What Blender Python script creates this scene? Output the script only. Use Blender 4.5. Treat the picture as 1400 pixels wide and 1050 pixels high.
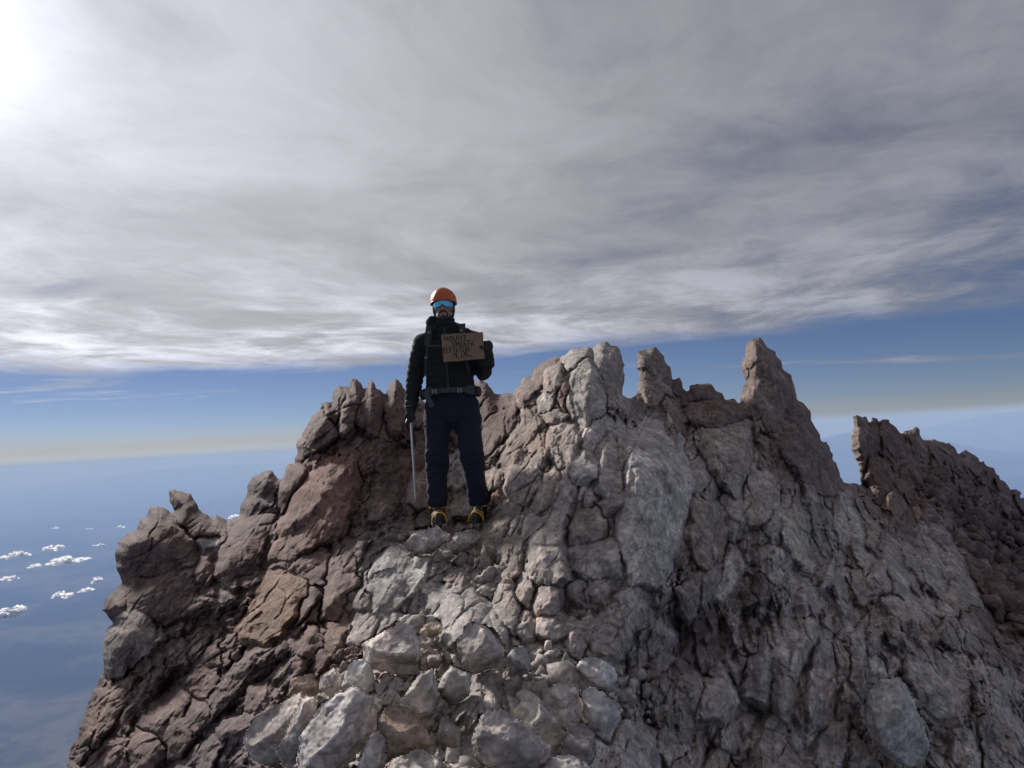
import bpy, bmesh, math, random
import numpy as np
from mathutils import Vector, Matrix

# ------------------------------------------------------------------ scene
for o in list(bpy.data.objects):
    bpy.data.objects.remove(o, do_unlink=True)
S = bpy.context.scene
COL = S.collection
RAD = math.radians

# ------------------------------------------------------------------ camera
PITCH, ROLL, FPX = RAD(4.4), RAD(3.3), 972.0
CAM = np.array([0.0, 0.0, 1.6])
fw = np.array([0, math.cos(PITCH), math.sin(PITCH)])
up0 = np.array([0, -math.sin(PITCH), math.cos(PITCH)])
rt0 = np.array([1.0, 0, 0])
CR = math.cos(ROLL) * rt0 - math.sin(ROLL) * up0
CU = math.sin(ROLL) * rt0 + math.cos(ROLL) * up0
cd = bpy.data.cameras.new("camera")
cd.sensor_width = 36.0
cd.lens = 36.0 * FPX / 1400.0
cd.clip_start = 0.05
cd.clip_end = 900000.0
cam = bpy.data.objects.new("camera", cd)
COL.objects.link(cam)
cam.matrix_world = Matrix(((CR[0], CU[0], -fw[0], CAM[0]), (CR[1], CU[1], -fw[1], CAM[1]),
                           (CR[2], CU[2], -fw[2], CAM[2]), (0, 0, 0, 1)))
S.camera = cam

def ray(u, v):
    """direction per metre of forward depth for a photo pixel (1400 x 1050)"""
    u = np.asarray(u, float); v = np.asarray(v, float)
    return fw + ((u - 700) / FPX)[..., None] * CR + ((525 - v) / FPX)[..., None] * CU

def at(u, v, d):
    return CAM + ray(u, v) * np.asarray(d, float)[..., None]

# ------------------------------------------------------------------ sun, sky, exposure
sd = ray(-100, 10); sd = sd / np.linalg.norm(sd)
SUN_EL = math.asin(sd[2]); SUN_AZ = math.atan2(sd[0], sd[1])      # azimuth from +Y towards +X
ld = bpy.data.lights.new("sun", 'SUN')
ld.energy = 3.4; ld.angle = RAD(7); ld.color = (1.0, 0.96, 0.91)
sun = bpy.data.objects.new("sun", ld); COL.objects.link(sun)
sun.rotation_euler = Vector(sd).to_track_quat('Z', 'Y').to_euler()

W = bpy.data.worlds.new("World"); S.world = W; W.use_nodes = True
nt = W.node_tree; nt.nodes.clear()

class NB:
    """tiny node builder"""
    def __init__(s, nt): s.nt = nt
    def n(s, t, **k):
        x = s.nt.nodes.new(t)
        for a, b in k.items(): setattr(x, a, b)
        return x
    def put(s, sock, v):
        if hasattr(v, 'is_linked') or hasattr(v, 'links'): s.nt.links.new(v, sock)
        else: sock.default_value = v
    def m(s, op, a, b=0.0, c=0.0, clamp=False):
        x = s.n('ShaderNodeMath', operation=op, use_clamp=clamp)
        for i, q in enumerate((a, b, c)): s.put(x.inputs[i], q)
        return x.outputs[0]
    def v(s, op, a, b=(0, 0, 0)):
        x = s.n('ShaderNodeVectorMath', operation=op)
        s.put(x.inputs[0], a)
        if op == 'SCALE': s.put(x.inputs[3], b)
        else: s.put(x.inputs[1], b)
        return x.outputs['Value'] if op in ('DOT_PRODUCT', 'LENGTH') else x.outputs[0]
    def xyz(s, a):
        x = s.n('ShaderNodeSeparateXYZ'); s.put(x.inputs[0], a); return x.outputs
    def comb(s, a, b, c):
        x = s.n('ShaderNodeCombineXYZ')
        for i, q in enumerate((a, b, c)): s.put(x.inputs[i], q)
        return x.outputs[0]
    def ss(s, a, lo, hi):
        x = s.n('ShaderNodeMapRange', interpolation_type='SMOOTHSTEP')
        s.put(x.inputs[0], a); s.put(x.inputs[1], lo); s.put(x.inputs[2], hi); return x.outputs[0]
    def lin(s, a, lo, hi, o0, o1):
        x = s.n('ShaderNodeMapRange'); x.clamp = True
        for i, q in enumerate((a, lo, hi, o0, o1)): s.put(x.inputs[i], q)
        return x.outputs[0]
    def noise(s, vec, scale, detail=6, rough=0.55, dist=0.0, lac=2.0):
        x = s.n('ShaderNodeTexNoise'); s.put(x.inputs['Vector'], vec)
        x.inputs['Scale'].default_value = scale; x.inputs['Detail'].default_value = detail
        x.inputs['Roughness'].default_value = rough; x.inputs['Distortion'].default_value = dist
        x.inputs['Lacunarity'].default_value = lac
        return x.outputs['Fac']
    def mix(s, f, a, b, mode='MIX'):
        x = s.n('ShaderNodeMix', data_type='RGBA', blend_type=mode)
        s.put(x.inputs[0], f); s.put(x.inputs[6], a); s.put(x.inputs[7], b); return x.outputs[2]

g = NB(nt)
BG = 0.1                                              # background strength
sky = g.n('ShaderNodeTexSky', sky_type='NISHITA', sun_disc=False, sun_elevation=SUN_EL,
          sun_rotation=SUN_AZ, altitude=4000.0, air_density=1.0, dust_density=1.2, ozone_density=2.0)
dirv = g.v('NORMALIZE', g.n('ShaderNodeTexCoord').outputs['Generated'])
dx, dy, dz = g.xyz(dirv)
skyc = g.mix(1.0, sky.outputs[0], (0.265, 0.262, 0.315, 1), 'MULTIPLY')
cs = g.m('MAXIMUM', g.v('DOT_PRODUCT', dirv, tuple(sd)), 0.0)
# thin smoke layer lying on the horizon, all the way round
zh = g.m('MAXIMUM', dz, 0.0)
wob = g.noise(g.comb(g.m('MULTIPLY', dx, 1.5), g.m('MULTIPLY', dy, 1.5), g.m('MULTIPLY', dz, 40.0)), 1.6, 3)
def layer(c, w): return g.m('POWER', 2.718, g.m('MULTIPLY', g.m('POWER', g.m('DIVIDE', g.m('SUBTRACT', zh, c), w), 2.0), -1.0))
skyc = g.mix(g.m('MULTIPLY', layer(g.lin(wob, .3, .7, .013, .022), .012), g.m('MULTIPLY', g.m('POWER', cs, 1.6), .62)), skyc, (2.5, 2.4, 2.28, 1))
skyc = g.mix(g.m('MULTIPLY', layer(0.0, .007), 1.0), skyc, (2.1, 2.6, 3.4, 1))
# high cloud deck: noise on a plane far overhead
zc = g.m('ADD', g.m('MAXIMUM', dz, 0.0), 0.03)
px = g.m('DIVIDE', dx, zc); py = g.m('DIVIDE', dy, zc)
rr = g.m('SQRT', g.m('ADD', g.m('MULTIPLY', px, px), g.m('MULTIPLY', py, py)))
ca, sa = math.cos(RAD(24)), math.sin(RAD(24))
qx = g.m('SUBTRACT', g.m('MULTIPLY', px, ca), g.m('MULTIPLY', py, sa))
qy = g.m('ADD', g.m('MULTIPLY', px, sa), g.m('MULTIPLY', py, ca))
wv = g.comb(px, py, 0.0)
warp = g.n('ShaderNodeTexNoise'); g.put(warp.inputs['Vector'], wv)
warp.inputs['Scale'].default_value = 0.55; warp.inputs['Detail'].default_value = 3
wsub = g.v('SCALE', g.v('SUBTRACT', warp.outputs['Color'], (0.5, 0.5, 0.5)), 1.3)
P1 = g.v('ADD', g.comb(g.m('MULTIPLY', qx, 1.0), g.m('MULTIPLY', qy, 0.42), 3.7), wsub)
P2 = g.v('ADD', g.comb(g.m('MULTIPLY', px, 0.7), g.m('MULTIPLY', py, 0.95), 9.2), wsub)
big = g.noise(P1, 0.75, 9, 0.58, 0.25)
fine = g.noise(P2, 1.3, 10, 0.56, 0.25)
dens = g.m('ADD', g.m('MULTIPLY', big, 0.62), g.m('MULTIPLY', fine, 0.38))
# the deck thins out towards the east (right) and ends some way off over the valley
thin = g.lin(px, -0.6, 2.6, 0.27, 0.07)
edge = g.m('ADD', g.m('ADD', rr, g.m('MULTIPLY', px, .11)), g.m('MULTIPLY', g.m('SUBTRACT', fine, 0.5), 2.6))
deck = g.m('SUBTRACT', 1.0, g.ss(edge, 5.9, 7.2))
wsp = g.noise(g.v('ADD', g.comb(g.m('MULTIPLY', qx, 1.25), g.m('MULTIPLY', qy, 0.75), 15.0), g.v('SCALE', wsub, 1.0)), 1.9, 11, 0.66, 0.2)
cov = g.m('MULTIPLY', g.ss(g.m('ADD', g.m('ADD', dens, thin), g.m('MULTIPLY', g.m('SUBTRACT', wsp, .5), .22)), 0.34, 0.70), deck)
# a few separate wisps beyond the edge of the deck
wis = g.noise(g.v('ADD', g.comb(g.m('MULTIPLY', px, 0.35), g.m('MULTIPLY', py, 1.1), 21.0), wsub), 0.55, 8, 0.6, 0.2)
wm = g.m('MULTIPLY', g.ss(wis, 0.57, 0.75), g.m('SUBTRACT', 1.0, g.ss(rr, 9.0, 14.0)))
cov = g.m('MAXIMUM', cov, g.m('MULTIPLY', wm, 0.7), clamp=True)
# cloud radiance: scatters strongly forward round the veiled sun
back = g.m('MULTIPLY', g.m('POWER', g.m('MULTIPLY', g.m('SUBTRACT', 1.0, g.v('DOT_PRODUCT', dirv, tuple(sd))), .5), 2.0), .12)  # added: unseen deck opposite the sun brightened to light rock facing the camera
glow = g.m('ADD', g.m('ADD', g.m('MULTIPLY', g.m('POWER', cs, 160.0), 0.4), g.m('MULTIPLY', g.m('POWER', cs, 45.0), 0.03)),
           g.m('ADD', g.m('MULTIPLY', g.m('POWER', cs, 14.0), 0.13), g.m('MULTIPLY', g.m('POWER', cs, 3.0), 0.18)))
tex = g.m('ADD', g.m('ADD', g.m('MULTIPLY', fine, .42), g.m('MULTIPLY', big, .26)), g.m('MULTIPLY', wsp, .32))
# towards its far edge the deck is thin and lets more sunlight through
rim_ = g.m('MULTIPLY', g.ss(rr, 2.6, 6.0), g.m('POWER', cs, 1.5))
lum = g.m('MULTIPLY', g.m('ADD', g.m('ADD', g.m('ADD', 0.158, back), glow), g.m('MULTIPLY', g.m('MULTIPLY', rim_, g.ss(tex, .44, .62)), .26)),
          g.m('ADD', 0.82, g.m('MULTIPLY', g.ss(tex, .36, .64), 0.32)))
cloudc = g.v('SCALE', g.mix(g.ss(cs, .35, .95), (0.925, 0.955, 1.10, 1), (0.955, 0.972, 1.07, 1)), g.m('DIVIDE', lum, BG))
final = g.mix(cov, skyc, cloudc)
bg = g.n('ShaderNodeBackground'); bg.inputs[1].default_value = BG
nt.links.new(final, bg.inputs[0])
nt.links.new(bg.outputs[0], g.n('ShaderNodeOutputWorld').inputs[0])

vs = S.view_settings
vs.view_transform = 'Standard'; vs.look = 'None'; vs.gamma = 1.0; vs.use_curve_mapping = False
vs.exposure = 0.72
S.cycles.volume_bounces = 2

# ------------------------------------------------------------------ helpers
def mat_new(name, col, rough=0.8, metal=0.0, bump=None, var=0.0, vscale=8.0):
    m = bpy.data.materials.new(name); m.use_nodes = True
    b = m.node_tree.nodes['Principled BSDF']
    b.inputs['Base Color'].default_value = (*col, 1)
    b.inputs['Roughness'].default_value = rough; b.inputs['Metallic'].default_value = metal
    q = NB(m.node_tree)
    pos = q.n('ShaderNodeTexCoord').outputs['Object']
    if var:
        f = q.lin(q.noise(pos, vscale, 5), .3, .7, 1 - var, 1 + var)
        m.node_tree.links.new(q.v('SCALE', col, f), b.inputs['Base Color'])
    if bump:
        sc, st = bump
        bn = q.n('ShaderNodeBump'); bn.inputs['Strength'].default_value = st; bn.inputs['Distance'].default_value = 0.01
        m.node_tree.links.new(q.noise(pos, sc, 6, .6), bn.inputs['Height'])
        m.node_tree.links.new(bn.outputs[0], b.inputs['Normal'])
    return m

def mesh_np(name, V, F, mat=None, smooth=True, attr=None):
    """V (n,3), F list of faces or int array (m,4)/(m,3)"""
    me = bpy.data.meshes.new(name)
    V = np.asarray(V, np.float32)
    if isinstance(F, np.ndarray):
        k = F.shape[1]; m = F.shape[0]
        me.vertices.add(len(V)); me.vertices.foreach_set('co', V.ravel())
        me.loops.add(m * k); me.loops.foreach_set('vertex_index', F.astype(np.int32).ravel())
        me.polygons.add(m)
        me.polygons.foreach_set('loop_start', np.arange(0, m * k, k, dtype=np.int32))
        try: me.polygons.foreach_set('loop_total', np.full(m, k, dtype=np.int32))
        except Exception: pass
        me.update(calc_edges=True); me.validate()
    else:
        me.from_pydata(V.tolist(), [], F); me.update()
    if attr is not None and len(me.vertices) == len(V):
        a = me.color_attributes.new('tint', 'FLOAT_COLOR', 'POINT')
        c = np.ones((len(V), 4), np.float32); c[:, :3] = attr
        a.data.foreach_set('color', c.ravel())
    if smooth: me.polygons.foreach_set('use_smooth', np.ones(len(me.polygons), dtype=bool))
    if mat: me.materials.append(mat)
    return me

def obj(name, data, parent=None, label=None, cat=None, group=None, kind=None, loc=None):
    o = bpy.data.objects.new(name, data); COL.objects.link(o)
    if parent: o.parent = parent
    if loc is not None: o.location = loc
    for k, v in (('label', label), ('category', cat), ('group', group), ('kind', kind)):
        if v: o[k] = v
    return o

# vectorised noise
def _h(ix, iy, iz, s):
    h = (ix.astype(np.int64) * 374761393 + iy.astype(np.int64) * 668265263 + iz.astype(np.int64) * 2147483647 + s * 974634777) & 0xffffffff
    h = ((h ^ (h >> 13)) * 1274126177) & 0xffffffff
    h = ((h ^ (h >> 16)) * 2246822519) & 0xffffffff
    return (h ^ (h >> 15)) & 0xffffffff

def perlin(p, s=0):
    i = np.floor(p).astype(np.int64); f = p - i
    w = f * f * f * (f * (f * 6 - 15) + 10)
    out = 0
    for dx_ in (0, 1):
        for dy_ in (0, 1):
            for dz_ in (0, 1):
                h = _h(i[:, 0] + dx_, i[:, 1] + dy_, i[:, 2] + dz_, s)
                a = (h & 0xffff) / 65536.0 * 6.2831853; z = ((h >> 16) & 0xffff) / 32768.0 - 1.0
                r = np.sqrt(np.maximum(0, 1 - z * z))
                gr = r * np.cos(a) * (f[:, 0] - dx_) + r * np.sin(a) * (f[:, 1] - dy_) + z * (f[:, 2] - dz_)
                ww = (w[:, 0] if dx_ else 1 - w[:, 0]) * (w[:, 1] if dy_ else 1 - w[:, 1]) * (w[:, 2] if dz_ else 1 - w[:, 2])
                out = out + gr * ww
    return out

def fbm(p, o=4, s=0, ridged=False, gain=0.5):
    a, t = 1.0, 0
    for k in range(o):
        n = perlin(p * (2.03 ** k) + 17.3 * k, s + k)
        t = t + a * ((0.35 - np.abs(n)) if ridged else n); a *= gain
    return t

def worley(p, s=0):
    """F1, F2 and the id hash of the nearest cell"""
    i = np.floor(p).astype(np.int64)
    f1 = np.full(len(p), 9.0); f2 = np.full(len(p), 9.0); cid = np.zeros(len(p), np.int64); off = np.zeros_like(p)
    for a in (-1, 0, 1):
        for b in (-1, 0, 1):
            for c in (-1, 0, 1):
                q = i + np.array([a, b, c])
                h = _h(q[:, 0], q[:, 1], q[:, 2], s)
                j = np.stack([(h & 0x3ff) / 1024., ((h >> 10) & 0x3ff) / 1024., ((h >> 20) & 0x3ff) / 1024.], 1)
                d = p - (q + j); dd = np.sqrt((d * d).sum(1))
                m1 = dd < f1
                f2 = np.where(m1, f1, np.minimum(f2, dd))
                cid = np.where(m1, h, cid); off = np.where(m1[:, None], d, off); f1 = np.where(m1, dd, f1)
    return f1, f2, cid, off

def cell_tilt(p, s, amp):
    """blocky facets: a random tilted plane for each Worley cell"""
    f1, f2, cid, off = worley(p, s)
    a = ((cid & 0xfff) / 4096.) * 6.283; b = (((cid >> 12) & 0xfff) / 4096.) * 2 - 1
    r = np.sqrt(1 - b * b)
    t = off[:, 0] * r * np.cos(a) + off[:, 1] * r * np.sin(a) + off[:, 2] * b
    lev = (((cid >> 8) & 0xfff) / 4096.) - .5
    return amp * (t + 0.5 * lev), f2 - f1

# ------------------------------------------------------------------ valley, haze, low clouds
GZ = -2600.0
def build_valley():
    rs = np.concatenate([[0.0], np.geomspace(1500, 300000, 90)])
    na = 240
    th = np.linspace(0, 2 * math.pi, na, endpoint=False)
    R_, T_ = np.meshgrid(rs, th, indexing='ij')
    X, Y = R_ * np.sin(T_), R_ * np.cos(T_)
    p = np.stack([X.ravel(), Y.ravel(), 0 * X.ravel()], 1)
    z = 520 * np.maximum(0, fbm(p / 22000 + 3.1, 5, 5, True, .55) + .1) + 160 * fbm(p / 5000, 4, 9)
    # the volcano's own flank rises towards the summit
    z += 1500 * np.exp(-(p[:, 0] ** 2 + p[:, 1] ** 2) / (3200.0 ** 2))
    # a broad shield mountain to the north-east, one range far behind it
    for (mx, my, h, w) in ((16200, 33000, 1750, 5200), (36500, 52000, 2100, 9000), (52000, 50000, 2000, 8000), (-30000, 70000, 1500, 14000)):
        z += h * np.exp(-(((p[:, 0] - mx) ** 2 + (p[:, 1] - my) ** 2) / (w * w)) ** 0.8)
    V = np.stack([p[:, 0], p[:, 1], GZ + z], 1)
    n = len(rs); i = np.arange(n - 1)[:, None]; j = np.arange(na)[None, :]
    a = i * na + j; b = i * na + (j + 1) % na
    F = np.stack([a, b, b + na, a + na], -1).reshape(-1, 4)
    m = mat_new("valley_forest", (0.045, 0.06, 0.045), 0.95)
    q = NB(m.node_tree); b_ = m.node_tree.nodes['Principled BSDF']
    pos = q.n('ShaderNodeNewGeometry').outputs['Position']
    f = q.ss(q.noise(pos, 0.0006, 8, .62), .42, .62)
    f2 = q.ss(q.noise(pos, 0.004, 6, .6), .45, .6)
    c = q.mix(f, (0.025, 0.037, 0.028, 1), (0.11, 0.105, 0.08, 1))
    c = q.mix(q.m('MULTIPLY', f2, .5), c, (0.015, 0.024, 0.018, 1))
    m.node_tree.links.new(c, b_.inputs['Base Color']); b_.inputs['Specular IOR Level'].default_value = 0.0; b_.inputs['Roughness'].default_value = 1.0
    obj("valley", mesh_np("valley", V, F, m), kind='structure')
build_valley()

hm = bpy.data.materials.new("haze"); hm.use_nodes = True
hm.node_tree.nodes.clear()
pv = hm.node_tree.nodes.new('ShaderNodeVolumePrincipled')
pv.inputs['Color'].default_value = (0.19, 0.29, 0.56, 1)
pv.inputs['Absorption Color'].default_value = (0.60, 0.60, 0.60, 1)      # clear air with a little smoke
pv.inputs['Density'].default_value = 0.00010
pv.inputs['Anisotropy'].default_value = 0.0
ho = hm.node_tree.nodes.new('ShaderNodeOutputMaterial')
hm.node_tree.links.new(pv.outputs[0], ho.inputs['Volume'])
L, z0, z1 = 310000.0, GZ - 700.0, 4.6
hv = [(x, y, z) for z in (z0, z1) for y in (-L, L) for x in (-L, L)]
obj("haze", mesh_np("haze", hv, [(0, 2, 3, 1), (4, 5, 7, 6), (0, 1, 5, 4), (2, 6, 7, 3), (0, 4, 6, 2), (1, 3, 7, 5)], hm, False), kind='stuff')

# small fair-weather clouds floating over the valley, far below the summit
cm = mat_new("cumulus", (0.92, 0.93, 0.95), 1.0)
_b = cm.node_tree.nodes['Principled BSDF']
_b.inputs['Subsurface Weight'].default_value = 0.0
_q = NB(cm.node_tree)
_tr = _q.n('ShaderNodeBsdfTranslucent'); _tr.inputs[0].default_value = (0.95, 0.96, 1, 1)
_tp = _q.n('ShaderNodeBsdfTransparent')
_mx = _q.n('ShaderNodeMixShader'); _mx.inputs[0].default_value = 0.78
cm.node_tree.links.new(_b.outputs[0], _mx.inputs[1]); cm.node_tree.links.new(_tr.outputs[0], _mx.inputs[2])
_m2 = _q.n('ShaderNodeMixShader')
_lw = _q.n('ShaderNodeLayerWeight'); _lw.inputs[0].default_value = 0.35
_pos = _q.n('ShaderNodeTexCoord').outputs['Object']
_wisp = _q.m('MULTIPLY', _q.ss(_q.m('ADD', _lw.outputs['Facing'], _q.m('SUBTRACT', _q.noise(_pos, 0.03, 6, .65), .5)), .0, .42), 1.0)
cm.node_tree.links.new(_wisp, _m2.inputs[0])
cm.node_tree.links.new(_mx.outputs[0], _m2.inputs[1]); cm.node_tree.links.new(_tp.outputs[0], _m2.inputs[2])
cm.node_tree.links.new(_m2.outputs[0], [n for n in cm.node_tree.nodes if n.type == 'OUTPUT_MATERIAL'][0].inputs[0])

def ico(sub=3):
    bm = bmesh.new(); bmesh.ops.create_icosphere(bm, subdivisions=sub, radius=1)
    V = np.array([v.co[:] for v in bm.verts]); F = np.array([[v.index for v in f.verts] for f in bm.faces]); bm.free()
    return V, F
ICO4 = ico(4); ICO3 = ico(3)

CLOUDS = [(92, 768, 58, 15, "widest puffy white cloud with flat base, over the blue valley"),
          (22, 760, 38, 12, "ragged white cloud beside the widest one over the valley"),
          (73, 750, 26, 13, "small tufted white cloud above the widest one over the valley"),
          (48, 775, 18, 9, "little white cloud puff under the ragged white cloud"),
          (86, 815, 26, 16, "faint round white cloud standing alone over the valley"),
          (16, 838, 34, 22, "thin torn white cloud, lowest of the clouds over the valley"),
          (10, 792, 28, 10, "low streaky pair of white cloud puffs over the valley"),
          (134, 795, 17, 10, "small wispy cloud close to the left rock face"),
          (118, 808, 22, 9, "very thin cloud shred beside the faint round cloud"),
          (166, 721, 12, 5, "tiny bright cloud just off the left rock shoulder"),
          (122, 723, 10, 4, "tiny cloud fleck beyond the small tufted cloud, nearer the rock shoulder"),
          (75, 722, 10, 4, "tiny cloud fleck farthest out, straight above the tufted white cloud"),
          (135, 745, 16, 5, "thin flat cloud sliver near the left rock shoulder"),
          (320, 708, 16, 9, "bright cloud peeping through the notch in the rocks")]
def build_clouds():
    rng = np.random.default_rng(4)
    for k, (u, v, w, h, lab) in enumerate(CLOUDS):
        r = ray(u, v)
        D = -(720.0 if v > 715 else 620.0) / r[2] if r[2] < 0 else 9000.0     # one condensation level
        D = min(D, 9000.0)
        Wm, Hm = w * D / FPX, .85 * h * D / FPX
        Vs, Fs, n0 = [], [], 0
        n = 6 + int(w / 2.4)
        for i in range(n):
            t = rng.uniform(-1, 1); env = (1 - abs(t) ** 1.7)
            rad = Hm * rng.uniform(.16, .36) * (.45 + .75 * env)
            c = np.array([t * Wm * .46, rng.uniform(-.2, .2) * Wm, rng.uniform(-.25, .5) * Hm * env])
            V, F = ICO3 if w < 30 else ICO4
            P = V * rad * np.array([rng.uniform(1.0, 1.9), 1.3, .8])
            dsp = fbm((P + c) / (Hm * .22) + k * 7, 5, 3, False, .6)
            P = P * (1 + .55 * dsp)[:, None] + c
            P[:, 2] = np.where(P[:, 2] < -.32 * Hm, -.32 * Hm + (P[:, 2] + .32 * Hm) * .3, P[:, 2])
            Vs.append(P); Fs.append(F + n0); n0 += len(P)
        me = mesh_np("cloud", np.concatenate(Vs), np.concatenate(Fs), cm)
        o = obj("cloud", me, label=lab, cat="cloud", group="small clouds floating over the valley", loc=Vector(at(u, v, D)))
        o.rotation_euler.z = -math.atan2(r[0], r[1])
build_clouds()

# ------------------------------------------------------------------ rock material
rock_m = bpy.data.materials.new("volcanic_rock"); rock_m.use_nodes = True
def rock_nodes(m):
    q = NB(m.node_tree); b = m.node_tree.nodes['Principled BSDF']
    pos = q.v('MULTIPLY', q.n('ShaderNodeNewGeometry').outputs['Position'], (1.0, .72, 1.0))
    at_ = q.n('ShaderNodeAttribute'); at_.attribute_name = 'tint'
    n1 = q.noise(pos, 2.2, 6, .6); n2 = q.noise(pos, 8, 4, .6); n3 = q.noise(pos, 30, 1, .5)
    w0 = q.n('ShaderNodeTexNoise'); q.put(w0.inputs['Vector'], pos); w0.inputs['Scale'].default_value = 6; w0.inputs['Detail'].default_value = 3
    cellv = None
    for (sc_, lo_, hi_) in ((7.0, .84, 1.16), (19.0, .78, 1.22), (46.0, .74, 1.26)):
        vc = q.n('ShaderNodeTexVoronoi'); q.put(vc.inputs['Vector'], q.v('ADD', pos, q.v('SCALE', q.v('SUBTRACT', w0.outputs['Color'], (.5, .5, .5)), .10))); vc.inputs['Scale'].default_value = sc_
        t_ = q.lin(q.xyz(vc.outputs['Color'])[0], 0.0, 1.0, lo_, hi_); cellv = t_ if cellv is None else q.m('MULTIPLY', cellv, t_)
    f = q.m('MULTIPLY', q.lin(n1, .3, .7, .76, 1.24), q.m('MULTIPLY', q.lin(n2, .3, .7, .80, 1.20), q.m('MULTIPLY', q.lin(n3, .3, .7, .86, 1.14), cellv)))
    c = q.v('SCALE', at_.outputs['Vector'], f)
    # rusty weathering
    st = q.m('MULTIPLY', q.ss(q.noise(q.v('ADD', pos, (5, 1, 9)), 1.7, 7, .62), .52, .72), .5)
    c = q.mix(st, c, q.mix(1.0, c, (1.12, .80, .66, 1), 'MULTIPLY'))
    # pale mineral crust, small dark vesicles
    cr = q.m('MULTIPLY', q.ss(q.noise(q.v('ADD', pos, (1, 7, 3)), 5.0, 4, .62), .53, .64), .75)
    c = q.mix(cr, c, q.v('ADD', q.v('SCALE', c, 1.35), (.03, .03, .03)))
    vo = q.n('ShaderNodeTexVoronoi'); q.put(vo.inputs['Vector'], pos); vo.inputs['Scale'].default_value = 46; vo.inputs['Randomness'].default_value = 1
    pit = q.m('MULTIPLY', q.m('SUBTRACT', 1, q.ss(vo.outputs['Distance'], .08, .26)), q.ss(n2, .5, .62))
    m.node_tree.links.new(c, b.inputs['Base Color'])
    b.inputs['Roughness'].default_value = .92; b.inputs['Specular IOR Level'].default_value = .25
    # fine relief
    wp = q.v('ADD', pos, q.v('SCALE', q.v('SUBTRACT', q.n('ShaderNodeTexNoise').outputs['Color'], (.5, .5, .5)), 0.0))
    ed = q.n('ShaderNodeTexVoronoi', feature='DISTANCE_TO_EDGE')
    wn = q.n('ShaderNodeTexNoise'); q.put(wn.inputs['Vector'], pos); wn.inputs['Scale'].default_value = 9; wn.inputs['Detail'].default_value = 4
    q.put(ed.inputs['Vector'], q.v('ADD', q.v('MULTIPLY', pos, (1.0, 1.0, .7)), q.v('SCALE', q.v('SUBTRACT', wn.outputs['Color'], (.5, .5, .5)), .16)))
    ed.inputs['Scale'].default_value = 8.5
    crack = q.m('MULTIPLY', q.m('SUBTRACT', 1, q.ss(ed.outputs['Distance'], .0, .035)), q.ss(n1, .45, .6))
    hs = None
    for (sc_, wt) in ((11, .007),):
        vv_ = q.n('ShaderNodeTexVoronoi', distance='CHEBYCHEV'); q.put(vv_.inputs['Vector'], q.v('ADD', pos, q.v('SCALE', q.v('SUBTRACT', wn.outputs['Color'], (.5, .5, .5)), .05)))
        vv_.inputs['Scale'].default_value = sc_
        t_ = q.m('MULTIPLY', vv_.outputs['Distance'], wt); hs = t_ if hs is None else q.m('ADD', hs, t_)
    h = q.m('ADD', hs, q.m('ADD', q.m('MULTIPLY', n2, .010), q.m('MULTIPLY', n3, .005)))
    h = q.m('SUBTRACT', h, q.m('MULTIPLY', pit, .006))
    bn = q.n('ShaderNodeBump'); bn.inputs['Strength'].default_value = 1.0; bn.inputs['Distance'].default_value = 0.9
    q.put(bn.inputs['Height'], h)
    m.node_tree.links.new(bn.outputs[0], b.inputs['Normal'])
rock_nodes(rock_m)

# ------------------------------------------------------------------ the summit ridge
SKY_L = [(45, 1190), (70, 1110), (91, 1050), (97, 1024), (111, 990), (121, 961), (141, 919), (140, 885), (144, 864), (155, 851), (139, 833), (144, 822),
         (153, 811), (166, 795), (157, 763), (161, 743), (186, 723), (190, 711), (197, 708), (203, 694), (214, 692), (228, 697), (236, 701), (234, 684), (231, 671),
         (241, 670), (251, 671), (260, 677), (269, 686), (277, 700), (290, 710), (296, 704), (309, 711), (317, 713), (328, 704), (331, 689), (336, 675),
         (340, 660), (347, 650), (358, 647), (369, 643), (378, 650), (383, 656), (386, 653), (394, 636), (403, 633), (407, 603), (413, 591), (420, 580),
         (433, 561), (444, 549), (454, 550), (456, 533), (466, 530), (477, 531), (479, 517), (487, 515), (496, 529), (503, 523), (510, 521), (516, 530),
         (522, 537), (529, 545), (531, 526), (540, 520), (551, 530), (562, 540), (585, 552), (610, 560), (632, 545), (648, 522), (657, 516), (668, 526),
         (677, 536), (700, 537), (712, 524), (723, 513), (746, 491), (759, 490), (780, 479), (807, 473), (809, 480), (827, 465), (837, 471), (844, 471),
         (854, 501), (851, 539), (860, 544), (869, 539), (873, 531), (872, 479), (897, 474), (904, 480), (916, 510), (918, 521), (926, 517), (931, 519),
         (936, 534), (941, 534), (941, 527), (969, 527), (980, 534), (989, 537), (992, 543), (1003, 545), (1011, 550), (1011, 541), (1017, 524), (1013, 506), (1017, 490),
         (1024, 464), (1034, 461), (1043, 462), (1051, 473), (1061, 481), (1066, 496), (1076, 509), (1085, 520), (1084, 529), (1091, 544), (1109, 564),
         (1114, 584), (1126, 604), (1140, 619), (1143, 639), (1156, 659), (1171, 663), (1181, 664), (1174, 639), (1167, 616), (1166, 599), (1167, 570), (1174, 567),
         (1183, 567), (1186, 580), (1190, 573), (1197, 572), (1201, 582), (1207, 573), (1216, 574), (1230, 587), (1237, 593), (1251, 586), (1262, 594), (1274, 599),
         (1291, 609), (1303, 604), (1311, 617), (1323, 620), (1334, 627), (1346, 627), (1363, 647), (1383, 667), (1400, 679), (1450, 735), (1520, 800), (1620, 900), (1730, 1000)]

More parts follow.
